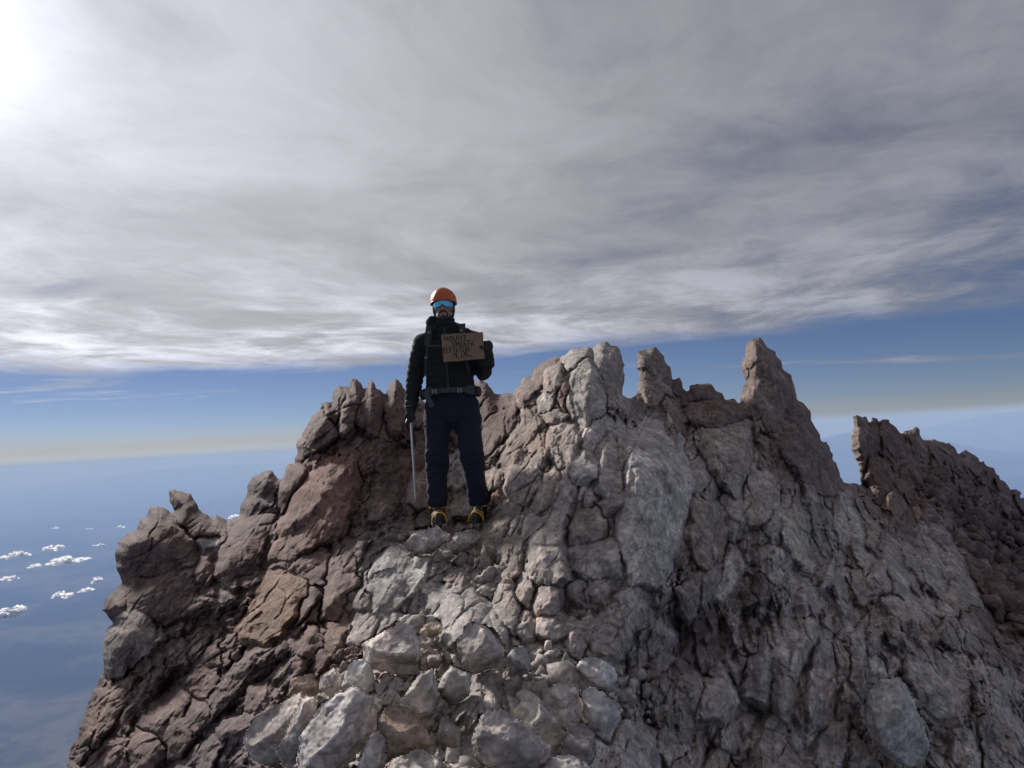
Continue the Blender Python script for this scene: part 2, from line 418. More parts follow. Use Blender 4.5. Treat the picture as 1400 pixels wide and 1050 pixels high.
DEPTH = [(45, 1190, 4.9), (90, 1050, 5.2), (200, 1050, 4.4), (350, 1050, 3.5), (500, 1050, 3.0), (650, 1050, 2.85), (800, 1050, 2.95), (950, 1050, 3.7), (1100, 1050, 4.15),
         (1250, 1050, 4.4), (1400, 1050, 4.7), (1520, 1050, 5.0), (200, 1190, 3.9), (500, 1190, 2.3), (800, 1190, 2.2), (1100, 1190, 3.3), (1400, 1190, 3.9), (1520, 1190, 4.2), (1720, 1190, 5.0), (1720, 1060, 6.2), (1640, 930, 8.2),
         (130, 950, 5.6), (250, 950, 5.0), (350, 950, 4.2), (500, 950, 3.5), (650, 950, 3.4), (800, 950, 3.45), (950, 950, 4.15), (1100, 950, 4.5), (1250, 950, 4.8), (1400, 950, 5.3), (1520, 950, 6.0),
         (150, 850, 6.0), (250, 850, 5.5), (375, 830, 5.1), (500, 850, 4.4), (620, 850, 4.15), (750, 850, 4.0), (880, 850, 4.3), (1000, 850, 4.8), (1150, 850, 5.15), (1300, 850, 5.8), (1400, 850, 6.3), (1520, 850, 7.4),
         (200, 740, 6.4), (320, 740, 6.2), (440, 740, 5.8), (540, 760, 5.1), (620, 760, 5.1), (720, 750, 4.75), (850, 750, 4.5), (960, 750, 5.2), (1080, 750, 5.6), (1200, 750, 6.6), (1290, 750, 7.6), (1380, 760, 8.4),
         (560, 722, 5.6), (597, 716, 5.72), (655, 718, 5.72), (625, 732, 5.5), (625, 700, 5.95), (570, 694, 5.95), (625, 650, 6.6), (440, 670, 6.0), (390, 650, 6.7), (520, 640, 6.5), (700, 640, 5.5), (800, 640, 5.1), (900, 640, 5.2),
         (1000, 640, 6.0), (1100, 640, 6.9), (1150, 670, 7.6), (1190, 650, 8.8), (1190, 590, 9.2), (1250, 620, 9.8), (1300, 650, 10.2), (1400, 690, 10.8), (1500, 800, 9.6), (1240, 690, 8.6), (1330, 700, 9.4),
         (480, 540, 7.3), (540, 560, 7.3), (430, 580, 6.9), (610, 570, 7.6), (680, 560, 7.3), (750, 520, 6.3), (820, 500, 6.3), (850, 560, 5.8), (893, 520, 7.6), (893, 560, 6.9), (960, 550, 7.2),
         (1040, 500, 7.8), (1040, 580, 7.2), (1095, 590, 7.6), (355, 680, 7.3), (258, 690, 6.9), (310, 715, 6.9)]
def tps(pts):
    P = np.array(pts, float); x = P[:, :2] / 100; n = len(P)
    d = np.sqrt(((x[:, None] - x[None]) ** 2).sum(-1))
    A = np.zeros((n + 3, n + 3)); A[:n, :n] = d + .0 + np.eye(n) * -.06
    A[:n, n] = 1; A[:n, n + 1:] = x; A[n, :n] = 1; A[n + 1:, :n] = x.T
    sol = np.linalg.solve(A, np.concatenate([np.log(P[:, 2]), [0, 0, 0]]))
    def ev(u, v):
        q = np.stack([np.ravel(u), np.ravel(v)], 1) / 100; out = np.zeros(len(q))
        for s in range(0, len(q), 40000):
            c = q[s:s + 40000]
            out[s:s + 40000] = np.sqrt(((c[:, None] - x[None]) ** 2).sum(-1)) @ sol[:n] + sol[n] + c @ sol[n + 1:]
        return np.exp(out).reshape(np.shape(u))
    return ev
DEPTH_AT = tps(DEPTH)

# rock colours by place (albedo)
GREY, PALE, WARM, BROWN, RED, RUST, DARK, OCHRE = ((.292, .258, .240), (.395, .358, .332), (.275, .22, .19), (.112, .073, .065), (.16, .082, .065),
                                                  (.34, .20, .125), (.095, .070, .069), (.42, .36, .28))
TINTS = [(150, 800, BROWN), (250, 750, BROWN), (350, 700, BROWN), (440, 660, RED), (400, 800, BROWN), (300, 900, BROWN), (150, 1000, BROWN), (300, 1020, DARK), (420, 900, BROWN),
         (480, 560, BROWN), (540, 600, BROWN), (560, 680, BROWN), (620, 600, BROWN), (680, 560, BROWN), (720, 560, WARM), (700, 640, WARM), (690, 690, WARM), (760, 600, WARM), (800, 520, GREY),
         (850, 620, GREY), (880, 700, PALE), (820, 760, GREY), (560, 790, GREY), (620, 840, GREY), (480, 980, PALE), (600, 930, GREY), (720, 900, GREY), (700, 1020, GREY), (830, 960, GREY),
         (900, 520, BROWN), (960, 560, BROWN), (990, 600, WARM), (1000, 700, GREY), (960, 740, WARM), (1040, 520, BROWN), (1090, 620, BROWN), (1080, 720, GREY), (1150, 740, GREY), (1190, 620, BROWN),
         (1230, 690, BROWN), (1260, 760, GREY), (1330, 700, DARK), (1400, 750, DARK), (1380, 850, BROWN), (1300, 880, GREY), (1100, 850, GREY), (950, 880, DARK), (1020, 950, GREY), (1200, 950, GREY), (1350, 1000, GREY), (900, 1010, GREY), (600, 1150, GREY), (1200, 1150, GREY), (100, 1150, BROWN)]
def tint_at(u, v):
    u = np.ravel(u); v = np.ravel(v); num = np.zeros((len(u), 3)); den = np.zeros(len(u))
    for (a, b, c) in TINTS:
        w = 1.0 / (((u - a) ** 2 + (v - b) ** 2) / 900.0 + .35) ** 1.6
        num += w[:, None] * np.array(c); den += w
    return num / den[:, None]

DIRS = {'u': (0, -1), 'd': (0, 1), 'l': (-1, 0), 'r': (1, 0)}
def facet(s):
    """'ul0.8+.2' -> direction, slope, offset"""
    k = ''.join(ch for ch in s if ch in 'udlr'); r = s[len(k):]
    off = 0.0
    if '+' in r: r, o = r.split('+'); off = float(o)
    d = np.sum([DIRS[c] for c in k], axis=0).astype(float); d /= np.linalg.norm(d)
    return d, float(r), off
def hull(P):
    P = sorted(map(tuple, P))
    def half(it):
        h = []
        for p in it:
            while len(h) > 1 and (h[-1][0] - h[-2][0]) * (p[1] - h[-2][1]) - (h[-1][1] - h[-2][1]) * (p[0] - h[-2][0]) <= 0: h.pop()
            h.append(p)
        return h[:-1]
    return np.array(half(P) + half(P[::-1]), float)

class Rock:
    """a convex block: steep sides along an outline, a few facets on the face"""
    def __init__(s, poly, prot=.5, fac=None, tint=None, steep=3.4, base=.06, rng=None, mul=1.0, even=False):
        s.P = hull(poly); s.c = s.P.mean(0)
        n = np.roll(s.P, -1, 0) - s.P; n /= np.linalg.norm(n, axis=1)[:, None]
        s.n = np.stack([-n[:, 1], n[:, 0]], 1)                       # inward
        x, y = s.P[:, 0], s.P[:, 1]
        s.area = .5 * abs(np.dot(x, np.roll(y, -1)) - np.dot(y, np.roll(x, -1))); s.r = math.sqrt(s.area) / 2
        s.D = float(DEPTH_AT(np.array([s.c[0]]), np.array([s.c[1]]))[0]); s.k = s.D / FPX
        s.prot, s.steep, s.base, s.tint, s.mul = prot, steep, base, tint, mul
        loose = rng is None; rng = rng or np.random.default_rng(int(s.c[0] * 131 + s.c[1]))
        s.es = steep * (rng.choice([.3, .8, 1.0, 1.4], len(s.P), p=[.25, .2, .3, .25]) if not even else np.ones(len(s.P)))
        if fac: s.fac = [facet(f) for f in fac.split()]
        else:
            s.fac = []
            a0 = rng.uniform(0, 6.28)
            for i in range(rng.integers(3, 5)):
                a = a0 + i * 6.28 / 3.5 + rng.normal(0, .4)
                s.fac.append((np.array([math.cos(a), math.sin(a)]), rng.uniform(.25, .95), rng.uniform(-.05, .3)))
    def h(s, U, V):
        """height towards the viewer, in metres"""
        e = np.full(U.shape, 1e9); H = np.full(U.shape, 1e9)
        R = s.r * s.k
        for p, n, st in zip(s.P, s.n, s.es):
            d = (U - p[0]) * n[0] + (V - p[1]) * n[1]; e = np.minimum(e, d); H = np.minimum(H, s.base + np.where(d > 0, st, s.steep) * d * s.k)
        for d, sl, off in s.fac:
            H = np.minimum(H, s.base + s.prot * R + off * R - sl * ((U - s.c[0]) * d[0] + (V - s.c[1]) * d[1]) * s.k)
        return H, e

T = []   # blocks of the bedrock traced from the photograph
def tr(poly, prot=.6, fac=None, tint=None, **k): T.append(Rock(poly, prot, fac, tint, **k))
# left shoulder
tr([(157, 790), (158, 750), (186, 722), (203, 694), (216, 692), (240, 712), (265, 745), (262, 775), (215, 792)], .7, 'ul.5 r.5 d.7 u.6+.1', BROWN)
tr([(160, 795), (215, 788), (262, 778), (268, 835), (225, 850), (185, 835)], .6, 'u.3 d.5 l.5 r.4', BROWN)
tr([(139, 833), (153, 811), (170, 800), (182, 822), (160, 852)], .6, None, BROWN)
tr([(141, 915), (140, 880), (155, 850), (175, 820), (205, 818), (214, 850), (214, 885), (165, 925), (150, 928)], .8, 'ul.4 r.4 dr.9 u.7+.1', (0.189, 0.158, 0.138))
tr([(231, 671), (251, 671), (270, 687), (300, 722), (286, 735), (262, 735), (237, 705)], .6, 'u.5 ur.5 dl.5', BROWN)
tr([(288, 712), (296, 704), (309, 712), (306, 730), (292, 728)], .5, None, BROWN)
tr([(270, 743), (283, 733), (298, 733), (295, 745), (278, 752)], .5, 'u1.5 d.6', PALE, mul=1.1)
tr([(266, 780), (273, 760), (285, 762), (292, 785), (283, 800), (270, 795)], .6, None, BROWN)
tr([(328, 704), (340, 660), (347, 650), (369, 643), (383, 656), (376, 690), (350, 706)], .7, 'ul.5 r.5 dl.6', DARK)
tr([(298, 755), (320, 722), (355, 700), (378, 702), (372, 730), (350, 775), (310, 800), (296, 785)], .7, 'ul1.1 dr.45 r.4', BROWN)
tr([(368, 765), (378, 715), (395, 690), (420, 652), (435, 645), (452, 640), (470, 610), (490, 615), (492, 665), (470, 735), (432, 738), (390, 772)], .75, 'ul1.4+.05 dr.35 d.3 r.25', (0.171, 0.101, 0.0842))
tr([(386, 655), (395, 636), (410, 632), (418, 648), (400, 680), (382, 700), (378, 690)], .6, 'ul.8 dr.5', BROWN)
tr([(408, 604), (433, 562), (448, 568), (460, 592), (440, 610), (412, 632), (405, 630)], .7, 'ul.8 r.4 d.5', BROWN)
tr([(444, 549), (456, 533), (470, 530), (468, 560), (452, 585), (444, 568)], .6, None, BROWN)
tr([(479, 517), (487, 515), (496, 530), (492, 560), (478, 600), (466, 590), (470, 550)], .8, 'l.6 r.6 u.3', BROWN)
tr([(496, 535), (510, 521), (517, 532), (524, 560), (520, 600), (500, 595), (486, 580)], .8, 'l.5 r.6', BROWN)
tr([(531, 526), (540, 520), (552, 532), (556, 570), (545, 605), (528, 600), (526, 560)], .8, 'l.6 r.6', BROWN)
tr([(510, 590), (530, 575), (545, 590), (540, 640), (525, 650), (512, 640)], .6, None, BROWN)
tr([(321, 859), (373, 777), (424, 787), (421, 807), (385, 872), (360, 883), (326, 876)], .55, 'ul.9+.15 d.18 r.2+.1', (0.209, 0.132, 0.0871), mul=1.05, base=.09)
tr([(370, 772), (395, 742), (440, 738), (452, 760), (446, 800), (428, 800), (420, 785)], .5, 'd.3 r.4 u.5', BROWN)
tr([(440, 800), (455, 760), (475, 735), (500, 745), (490, 790), (460, 850), (440, 845)], .5, 'ul.5 r.5', BROWN)
tr([(230, 880), (245, 868), (256, 885), (255, 912), (236, 912)], .5, 'd.2 l.4 u.6', BROWN)
tr([(255, 885), (275, 862), (292, 870), (285, 890), (270, 905), (258, 900)], .6, 'ul.9 dr.4', BROWN)
tr([(270, 905), (285, 872), (298, 868), (304, 895), (300, 910), (280, 912)], .6, None, BROWN)
tr([(258, 930), (275, 908), (298, 915), (300, 930), (285, 950), (265, 950)], .7, 'u.8 d.4 l.3 r.4', BROWN, mul=1.15)
tr([(195, 990), (215, 965), (245, 942), (260, 950), (250, 985), (222, 1012)], .7, 'ul1.6 dr.3', BROWN, mul=1.15)
tr([(224, 1010), (235, 985), (255, 978), (265, 1005), (250, 1030), (228, 1035)], .6, None, BROWN)
tr([(252, 970), (262, 955), (280, 960), (283, 985), (265, 1002)], .6, None, BROWN)
tr([(110, 1060), (130, 1030), (155, 1005), (175, 1010), (170, 1045), (150, 1075), (115, 1085)], .6, 'ul1.0 r.3 d.3', BROWN)
tr([(172, 1030), (192, 995), (215, 1005), (225, 1035), (205, 1060), (180, 1055)], .6, 'u.8 d.4 r.4', BROWN, mul=1.1)
tr([(145, 950), (172, 930), (190, 925), (175, 960), (145, 1000), (128, 1015), (130, 985)], .5, 'ul.6 dr.5', (0.152, 0.104, 0.0842))
tr([(120, 985), (135, 955), (150, 935), (150, 960), (130, 1000), (115, 1010)], .5, None, (0.171, 0.104, 0.072))
tr([(160, 985), (185, 940), (225, 905), (222, 925), (195, 965), (170, 1000)], .45, 'ul1.0 dr.5', BROWN)
tr([(330, 960), (345, 940), (365, 935), (362, 960), (345, 975)], .5, None, BROWN)
# behind the climber
tr([(651, 570), (650, 530), (657, 516), (677, 536), (703, 545), (700, 590), (660, 622)], .6, 'l.4 r.4 d.3', BROWN)
tr([(560, 620), (575, 590), (600, 600), (605, 640), (590, 665), (568, 655)], .6, None, BROWN)
tr([(550, 690), (565, 640), (582, 622), (590, 640), (588, 690), (568, 700)], .6, 'ul.5 r.6', WARM, mul=.9)
tr([(540, 640), (552, 600), (562, 610), (560, 650), (548, 670)], .6, None, BROWN)
tr([(500, 690), (520, 645), (540, 650), (548, 680), (530, 705), (506, 712)], .5, None, BROWN)
tr([(613, 630), (625, 624), (636, 630), (642, 654), (634, 668), (615, 662)], .9, 'u.9 d.5 l.3', GREY, base=.12)
tr([(620, 700), (630, 670), (645, 665), (652, 690), (640, 705)], .5, None, GREY)
# middle crag
tr([(701, 538), (746, 491), (759, 490), (748, 512), (730, 540), (712, 552)], .7, 'ul.7 dr.5', BROWN)
tr([(743, 512), (767, 489), (770, 530), (756, 541), (747, 535)], .7, 'l.5 r.6 u.5', WARM)
tr([(764, 490), (780, 479), (807, 473), (809, 497), (790, 505), (770, 500)], .7, 'u1.6 d.5', GREY)
tr([(777, 548), (789, 494), (803, 493), (829, 521), (826, 561), (800, 580), (783, 566)], .9, 'ul.5 r.5 d.25', (0.296, 0.263, 0.237), base=.12)
tr([(810, 480), (827, 465), (844, 471), (854, 501), (851, 541), (830, 522), (811, 505)], .7, 'l.9 r.3 d.2', GREY, mul=.85)
tr([(828, 522), (841, 518), (850, 540), (836, 562), (825, 560)], .7, None, WARM, base=.14)
tr([(764, 545), (772, 510), (786, 505), (780, 545), (770, 560)], .4, None, RED)
tr([(735, 553), (745, 537), (757, 545), (752, 560), (738, 562)], .7, 'u1. d.5', GREY)
tr([(738, 560), (760, 556), (772, 565), (765, 578), (742, 578)], .5, None, WARM)
tr([(748, 592), (765, 576), (785, 580), (796, 600), (786, 640), (765, 642), (752, 625)], .7, 'ul.4 r.5 d.3', (0.271, 0.227, 0.203))
tr([(684, 630), (702, 592), (735, 562), (742, 580), (725, 610), (700, 640)], .6, 'ul.6 dr.5', (0.19, 0.147, 0.129))
tr([(720, 610), (738, 580), (746, 605), (745, 640), (735, 640)], .6, None, (0.229, 0.187, 0.168))
tr([(694, 640), (723, 614), (736, 628), (737, 660), (722, 688), (700, 690), (690, 668)], .8, 'u1.0 ul.6 dr.4', (0.263, 0.219, 0.198), base=.1)
tr([(672, 680), (682, 655), (695, 650), (692, 675), (678, 690)], .5, None, (0.19, 0.092, 0.066))
tr([(726, 690), (740, 650), (762, 640), (768, 655), (752, 690), (735, 705)], .6, 'ul.5 r.5', WARM)
tr([(755, 690), (770, 642), (790, 645), (788, 680), (775, 705)], .6, 'l.6 r.5', GREY)
tr([(787, 639), (800, 626), (813, 636), (809, 650), (794, 653)], 1.0, 'u.9 l.4 dr.6', PALE, base=.22)
tr([(777, 645), (780, 632), (787, 634), (789, 650), (785, 654)], .8, None, GREY, base=.16)
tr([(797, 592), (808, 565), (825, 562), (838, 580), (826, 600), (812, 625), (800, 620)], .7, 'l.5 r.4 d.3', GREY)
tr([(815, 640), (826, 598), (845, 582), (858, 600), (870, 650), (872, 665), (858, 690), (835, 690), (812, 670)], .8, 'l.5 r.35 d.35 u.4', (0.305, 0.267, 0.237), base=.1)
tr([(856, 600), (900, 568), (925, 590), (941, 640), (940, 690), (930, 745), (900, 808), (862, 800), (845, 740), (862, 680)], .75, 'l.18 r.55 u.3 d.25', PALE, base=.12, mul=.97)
tr([(823, 690), (845, 672), (856, 685), (838, 698), (830, 703)], .8, 'u.4 d1.2', (0.258, 0.208, 0.19), base=.2)
tr([(655, 742), (662, 715), (690, 690), (718, 672), (715, 700), (690, 735), (668, 765)], .6, 'ul.7 dr.4', (0.209, 0.166, 0.144))
tr([(692, 710), (702, 690), (717, 680), (718, 705), (702, 735), (693, 730)], .6, None, GREY)
tr([(722, 705), (740, 692), (748, 700), (732, 735), (716, 740)], .6, None, GREY)
tr([(725, 790), (726, 745), (735, 715), (755, 698), (770, 700), (773, 745), (775, 790), (750, 805)], .8, 'l.5 r.5 u.4 d.3', (0.312, 0.278, 0.252), base=.1)
tr([(774, 720), (790, 700), (815, 690), (832, 710), (825, 735), (800, 745), (776, 745)], .7, 'u.5 d.3 r.3', (0.258, 0.219, 0.19))
tr([(775, 750), (815, 738), (850, 735), (850, 790), (820, 795), (780, 780)], .5, 'u.3 d.4', GREY)
tr([(680, 790), (690, 765), (715, 750), (712, 775), (695, 800)], .6, None, (0.209, 0.166, 0.144))
tr([(706, 815), (715, 780), (728, 782), (730, 805), (722, 825)], .6, None, GREY)
tr([(733, 830), (742, 800), (757, 795), (764, 810), (760, 838), (740, 840)], .8, 'ul.6 dr.5', (0.296, 0.255, 0.245), base=.1)
tr([(775, 800), (785, 795), (792, 805), (788, 822), (778, 815)], .7, None, GREY)
tr([(672, 835), (685, 798), (700, 795), (707, 830), (702, 868), (682, 850)], .6, 'l.5 r.5', GREY)
tr([(735, 868), (742, 842), (765, 840), (778, 868), (760, 875)], .6, None, GREY)
tr([(800, 870), (830, 825), (870, 800), (897, 815), (895, 835), (868, 880), (840, 895), (815, 890)], .6, 'l.35 r.5 u.3', GREY, base=.1)
tr([(774, 895), (778, 868), (800, 862), (805, 880), (790, 905)], .6, None, GREY)
# right of the crag
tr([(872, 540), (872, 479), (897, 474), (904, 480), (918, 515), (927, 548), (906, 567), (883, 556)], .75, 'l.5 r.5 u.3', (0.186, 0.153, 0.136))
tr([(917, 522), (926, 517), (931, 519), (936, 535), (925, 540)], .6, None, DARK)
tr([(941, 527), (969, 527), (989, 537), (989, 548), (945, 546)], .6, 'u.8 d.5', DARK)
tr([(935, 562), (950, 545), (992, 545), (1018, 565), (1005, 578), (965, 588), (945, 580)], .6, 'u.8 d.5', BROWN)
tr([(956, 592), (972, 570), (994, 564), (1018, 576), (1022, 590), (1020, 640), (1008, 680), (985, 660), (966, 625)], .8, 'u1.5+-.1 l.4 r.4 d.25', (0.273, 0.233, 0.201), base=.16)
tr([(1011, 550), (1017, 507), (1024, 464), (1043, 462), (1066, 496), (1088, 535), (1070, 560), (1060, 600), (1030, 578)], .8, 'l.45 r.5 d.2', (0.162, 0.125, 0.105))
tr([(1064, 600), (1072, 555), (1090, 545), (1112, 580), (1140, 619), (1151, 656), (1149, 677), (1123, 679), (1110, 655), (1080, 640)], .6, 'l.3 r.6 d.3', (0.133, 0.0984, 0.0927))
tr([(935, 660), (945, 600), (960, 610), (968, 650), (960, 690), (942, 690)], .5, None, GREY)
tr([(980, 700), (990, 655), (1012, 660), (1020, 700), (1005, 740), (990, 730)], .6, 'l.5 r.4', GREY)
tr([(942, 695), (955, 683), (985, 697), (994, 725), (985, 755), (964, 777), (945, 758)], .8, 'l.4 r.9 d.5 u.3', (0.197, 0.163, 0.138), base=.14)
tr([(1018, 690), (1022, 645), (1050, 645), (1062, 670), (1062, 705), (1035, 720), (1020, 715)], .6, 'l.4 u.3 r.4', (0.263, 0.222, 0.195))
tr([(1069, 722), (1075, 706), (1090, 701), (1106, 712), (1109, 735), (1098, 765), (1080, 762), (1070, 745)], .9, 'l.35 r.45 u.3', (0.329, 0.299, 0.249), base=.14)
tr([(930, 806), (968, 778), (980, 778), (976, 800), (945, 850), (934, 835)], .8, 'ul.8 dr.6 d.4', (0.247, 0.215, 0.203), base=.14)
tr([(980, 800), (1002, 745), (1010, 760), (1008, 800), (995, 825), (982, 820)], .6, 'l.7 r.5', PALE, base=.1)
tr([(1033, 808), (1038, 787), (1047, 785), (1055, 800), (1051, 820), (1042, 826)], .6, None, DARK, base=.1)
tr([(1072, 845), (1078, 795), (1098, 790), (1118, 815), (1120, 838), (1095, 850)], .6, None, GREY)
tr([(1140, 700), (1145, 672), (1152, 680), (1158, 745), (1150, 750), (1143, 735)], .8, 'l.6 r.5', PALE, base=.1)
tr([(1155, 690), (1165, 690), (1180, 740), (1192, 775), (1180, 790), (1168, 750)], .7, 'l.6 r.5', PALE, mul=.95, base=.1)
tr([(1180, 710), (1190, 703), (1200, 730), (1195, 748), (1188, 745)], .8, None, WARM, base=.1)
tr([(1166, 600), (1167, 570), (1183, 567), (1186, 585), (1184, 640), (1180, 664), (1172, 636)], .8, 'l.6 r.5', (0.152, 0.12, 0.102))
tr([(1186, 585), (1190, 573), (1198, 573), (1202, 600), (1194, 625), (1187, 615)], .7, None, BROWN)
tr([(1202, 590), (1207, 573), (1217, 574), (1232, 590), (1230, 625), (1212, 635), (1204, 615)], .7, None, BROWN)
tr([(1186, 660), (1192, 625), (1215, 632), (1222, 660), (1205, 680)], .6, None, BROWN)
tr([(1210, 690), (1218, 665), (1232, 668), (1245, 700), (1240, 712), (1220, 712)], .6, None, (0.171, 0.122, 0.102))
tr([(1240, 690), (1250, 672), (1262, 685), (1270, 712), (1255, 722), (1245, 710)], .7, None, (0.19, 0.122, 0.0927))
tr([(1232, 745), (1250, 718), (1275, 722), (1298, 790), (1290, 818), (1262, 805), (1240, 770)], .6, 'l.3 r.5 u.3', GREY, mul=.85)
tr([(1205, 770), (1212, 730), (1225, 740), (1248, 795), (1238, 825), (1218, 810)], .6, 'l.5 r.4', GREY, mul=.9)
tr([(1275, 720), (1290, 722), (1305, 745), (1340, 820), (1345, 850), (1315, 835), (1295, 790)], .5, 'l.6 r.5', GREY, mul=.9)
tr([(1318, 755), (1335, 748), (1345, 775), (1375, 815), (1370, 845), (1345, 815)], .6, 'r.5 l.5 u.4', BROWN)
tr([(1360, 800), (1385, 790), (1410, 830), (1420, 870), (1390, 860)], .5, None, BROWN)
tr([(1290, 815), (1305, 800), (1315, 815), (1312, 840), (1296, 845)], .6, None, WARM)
# lower right face
tr([(1078, 920), (1095, 850), (1110, 845), (1117, 868), (1100, 910), (1086, 930)], .8, 'l.5 r.5', GREY, base=.1)
tr([(1055, 970), (1057, 890), (1068, 880), (1080, 890), (1084, 960), (1075, 985)], .7, 'l.5 r.5', GREY, base=.1)
tr([(1020, 950), (1028, 905), (1048, 870), (1056, 900), (1055, 965), (1045, 968)], .7, 'l.5 r.6', (0.263, 0.239, 0.237), base=.1)
tr([(1100, 960), (1112, 890), (1122, 870), (1138, 885), (1142, 930), (1125, 990), (1108, 1000)], .7, 'l.4 r.6', (0.263, 0.239, 0.237), base=.1)
tr([(1142, 880), (1150, 870), (1160, 890), (1165, 935), (1155, 955), (1145, 930)], .7, None, GREY)
tr([(1160, 950), (1160, 870), (1180, 855), (1183, 900), (1178, 960), (1165, 965)], .7, 'l.4 r.6', GREY)
tr([(921, 945), (924, 925), (945, 920), (957, 938), (952, 965), (935, 968)], .8, None, (0.223, 0.19, 0.172), base=.1)
tr([(960, 985), (965, 935), (990, 925), (1003, 960), (992, 990)], .8, 'l.5 r.5', GREY, base=.1)
tr([(890, 850), (905, 845), (920, 870), (900, 905), (888, 890)], .6, None, (0.223, 0.198, 0.198))
tr([(862, 890), (880, 865), (890, 880), (880, 905), (865, 908)], .6, None, (0.205, 0.182, 0.183))
tr([(886, 915), (905, 890), (917, 900), (912, 915), (893, 925)], .6, None, (0.205, 0.182, 0.183))
tr([(1040, 1020), (1050, 975), (1063, 972), (1078, 1000), (1070, 1030), (1050, 1045)], .7, None, GREY)
tr([(1110, 1040), (1130, 990), (1155, 985), (1158, 1020), (1140, 1070), (1118, 1075)], .6, None, GREY)
tr([(1236, 930), (1240, 880), (1285, 890), (1330, 925), (1330, 985), (1300, 1005), (1260, 980)], .5, 'u.5 d.6', (0.247, 0.222, 0.213))
tr([(1210, 820), (1225, 800), (1265, 815), (1285, 850), (1280, 885), (1245, 880)], .5, None, GREY)
tr([(1330, 905), (1345, 890), (1375, 915), (1395, 955), (1385, 975), (1350, 950)], .6, None, GREY)
tr([(1290, 900), (1298, 885), (1320, 895), (1325, 915), (1305, 915)], .7, None, GREY)
tr([(1335, 995), (1350, 965), (1375, 968), (1400, 1000), (1420, 1050), (1390, 1080), (1345, 1055)], .7, 'u.5 l.5 r.4 d.3', (0.312, 0.282, 0.267), base=.1)
tr([(1300, 1040), (1305, 1000), (1330, 990), (1345, 1040), (1330, 1080), (1305, 1070)], .6, None, GREY)
tr([(845, 1060), (855, 987), (895, 1005), (900, 1050), (890, 1090), (860, 1090)], .5, 'u.5 r.3 l.3', (0.28, 0.247, 0.249), base=.08)
tr([(900, 1030), (905, 1010), (940, 1005), (945, 1040), (920, 1060)], .6, None, GREY)
tr([(606, 822), (622, 806), (640, 805), (668, 828), (688, 862), (686, 885), (650, 860), (625, 885), (612, 870)], .9, 'ul.5 r.5 u.4 d.4', (0.312, 0.282, 0.267), base=.14)
tr([(500, 805), (514, 763), (540, 744), (577, 754), (591, 766), (580, 800), (560, 812), (520, 830)], .7, 'u.9 l.5 r.3 d.3', (0.296, 0.275, 0.26), base=.1)
tr([(580, 850), (584, 805), (600, 798), (612, 810), (606, 850), (595, 858)], .6, None, (0.296, 0.271, 0.252))
tr([(475, 880), (485, 850), (512, 838), (520, 850), (508, 872), (485, 885)], .6, 'u.7 l.4 d.4', (0.28, 0.247, 0.237))
tr([(498, 830), (530, 800), (560, 790), (566, 800), (550, 830), (525, 850)], .5, None, (0.28, 0.247, 0.229))
tr([(425, 925), (432, 890), (445, 870), (455, 880), (448, 905), (435, 925)], .5, None, BROWN)
tr([(437, 890), (450, 845), (470, 840), (475, 860), (455, 895)], .5, None, (0.164, 0.116, 0.09))

LOOSE_Z = []          # (u, v, depth) already claimed by loose boulders
def pln(x, y, s):
    """piecewise-linear noise: random heights on a triangle lattice, flat facets between; about -1..1"""
    k = (x + y) * .3660254; i = np.floor(x + k); j = np.floor(y + k)
    t = (i + j) * .2113249; fx, fy = x - i + t, y - j + t                       # unskewed offset
    k2 = (fx + fy) * .3660254; a, b = fx + k2, fy + k2                          # position in the unit cell
    i = i.astype(np.int64); j = j.astype(np.int64); z = np.zeros_like(i)
    up = a > b
    h0 = _h(i, j, z, s); h2 = _h(i + 1, j + 1, z, s); h1 = np.where(up, _h(i + 1, j, z, s), _h(i, j + 1, z, s))
    v = [(h & 0xffff) / 32768. - 1 for h in (h0, h1, h2)]
    hi, lo = np.maximum(a, b), np.minimum(a, b)
    return v[0] * (1 - hi) + v[1] * (hi - lo) + v[2] * lo

def facets(x, y, k, scales, seed):
    """angular relief; x, y in photo pixels along / across the bedding, k metres per pixel; (size, slope) pairs"""
    out = np.zeros(len(x))
    for n, (sz, sl) in enumerate(scales):
        wx = .45 * sz * pln(x / (sz * 1.7) + 7.7, y / (sz * 2.1) + 3.1, seed + 100 + n); wy = .45 * sz * pln(x / (sz * 1.9) + 1.3, y / (sz * 1.6) + 8.8, seed + 200 + n)
        out += sl * .5 * sz * k * pln((x + wx) / sz, (y + wy) / (sz * 1.45), seed + n)
    return out

def shingle(x, y, w, l, s):
    """splintered rock: long angular splinters, each with its own height and tilt, sharp steps between"""
    xr = x / w + .8 * pln(x / (4 * w), y / (2.5 * l), s + 1) + .35 * pln(x / (1.5 * w), y / l, s + 2)
    i = np.floor(xr).astype(np.int64); fx = xr - i; z = i * 0
    yr = y / l + (_h(i, z, z, s + 3) & 0xffff) / 8192. + .5 * pln(x / (2 * w), y / (1.5 * l), s + 4) + .25 * fx
    j = np.floor(yr).astype(np.int64); fy = yr - j
    h = _h(i, j, z, s); a, b, c = [((h >> k) & 0x3ff) / 1023. - .5 for k in (0, 10, 20)]
    return a + 1.5 * b * (fx - .5) + 1.3 * (c - .12) * (fy - .5)

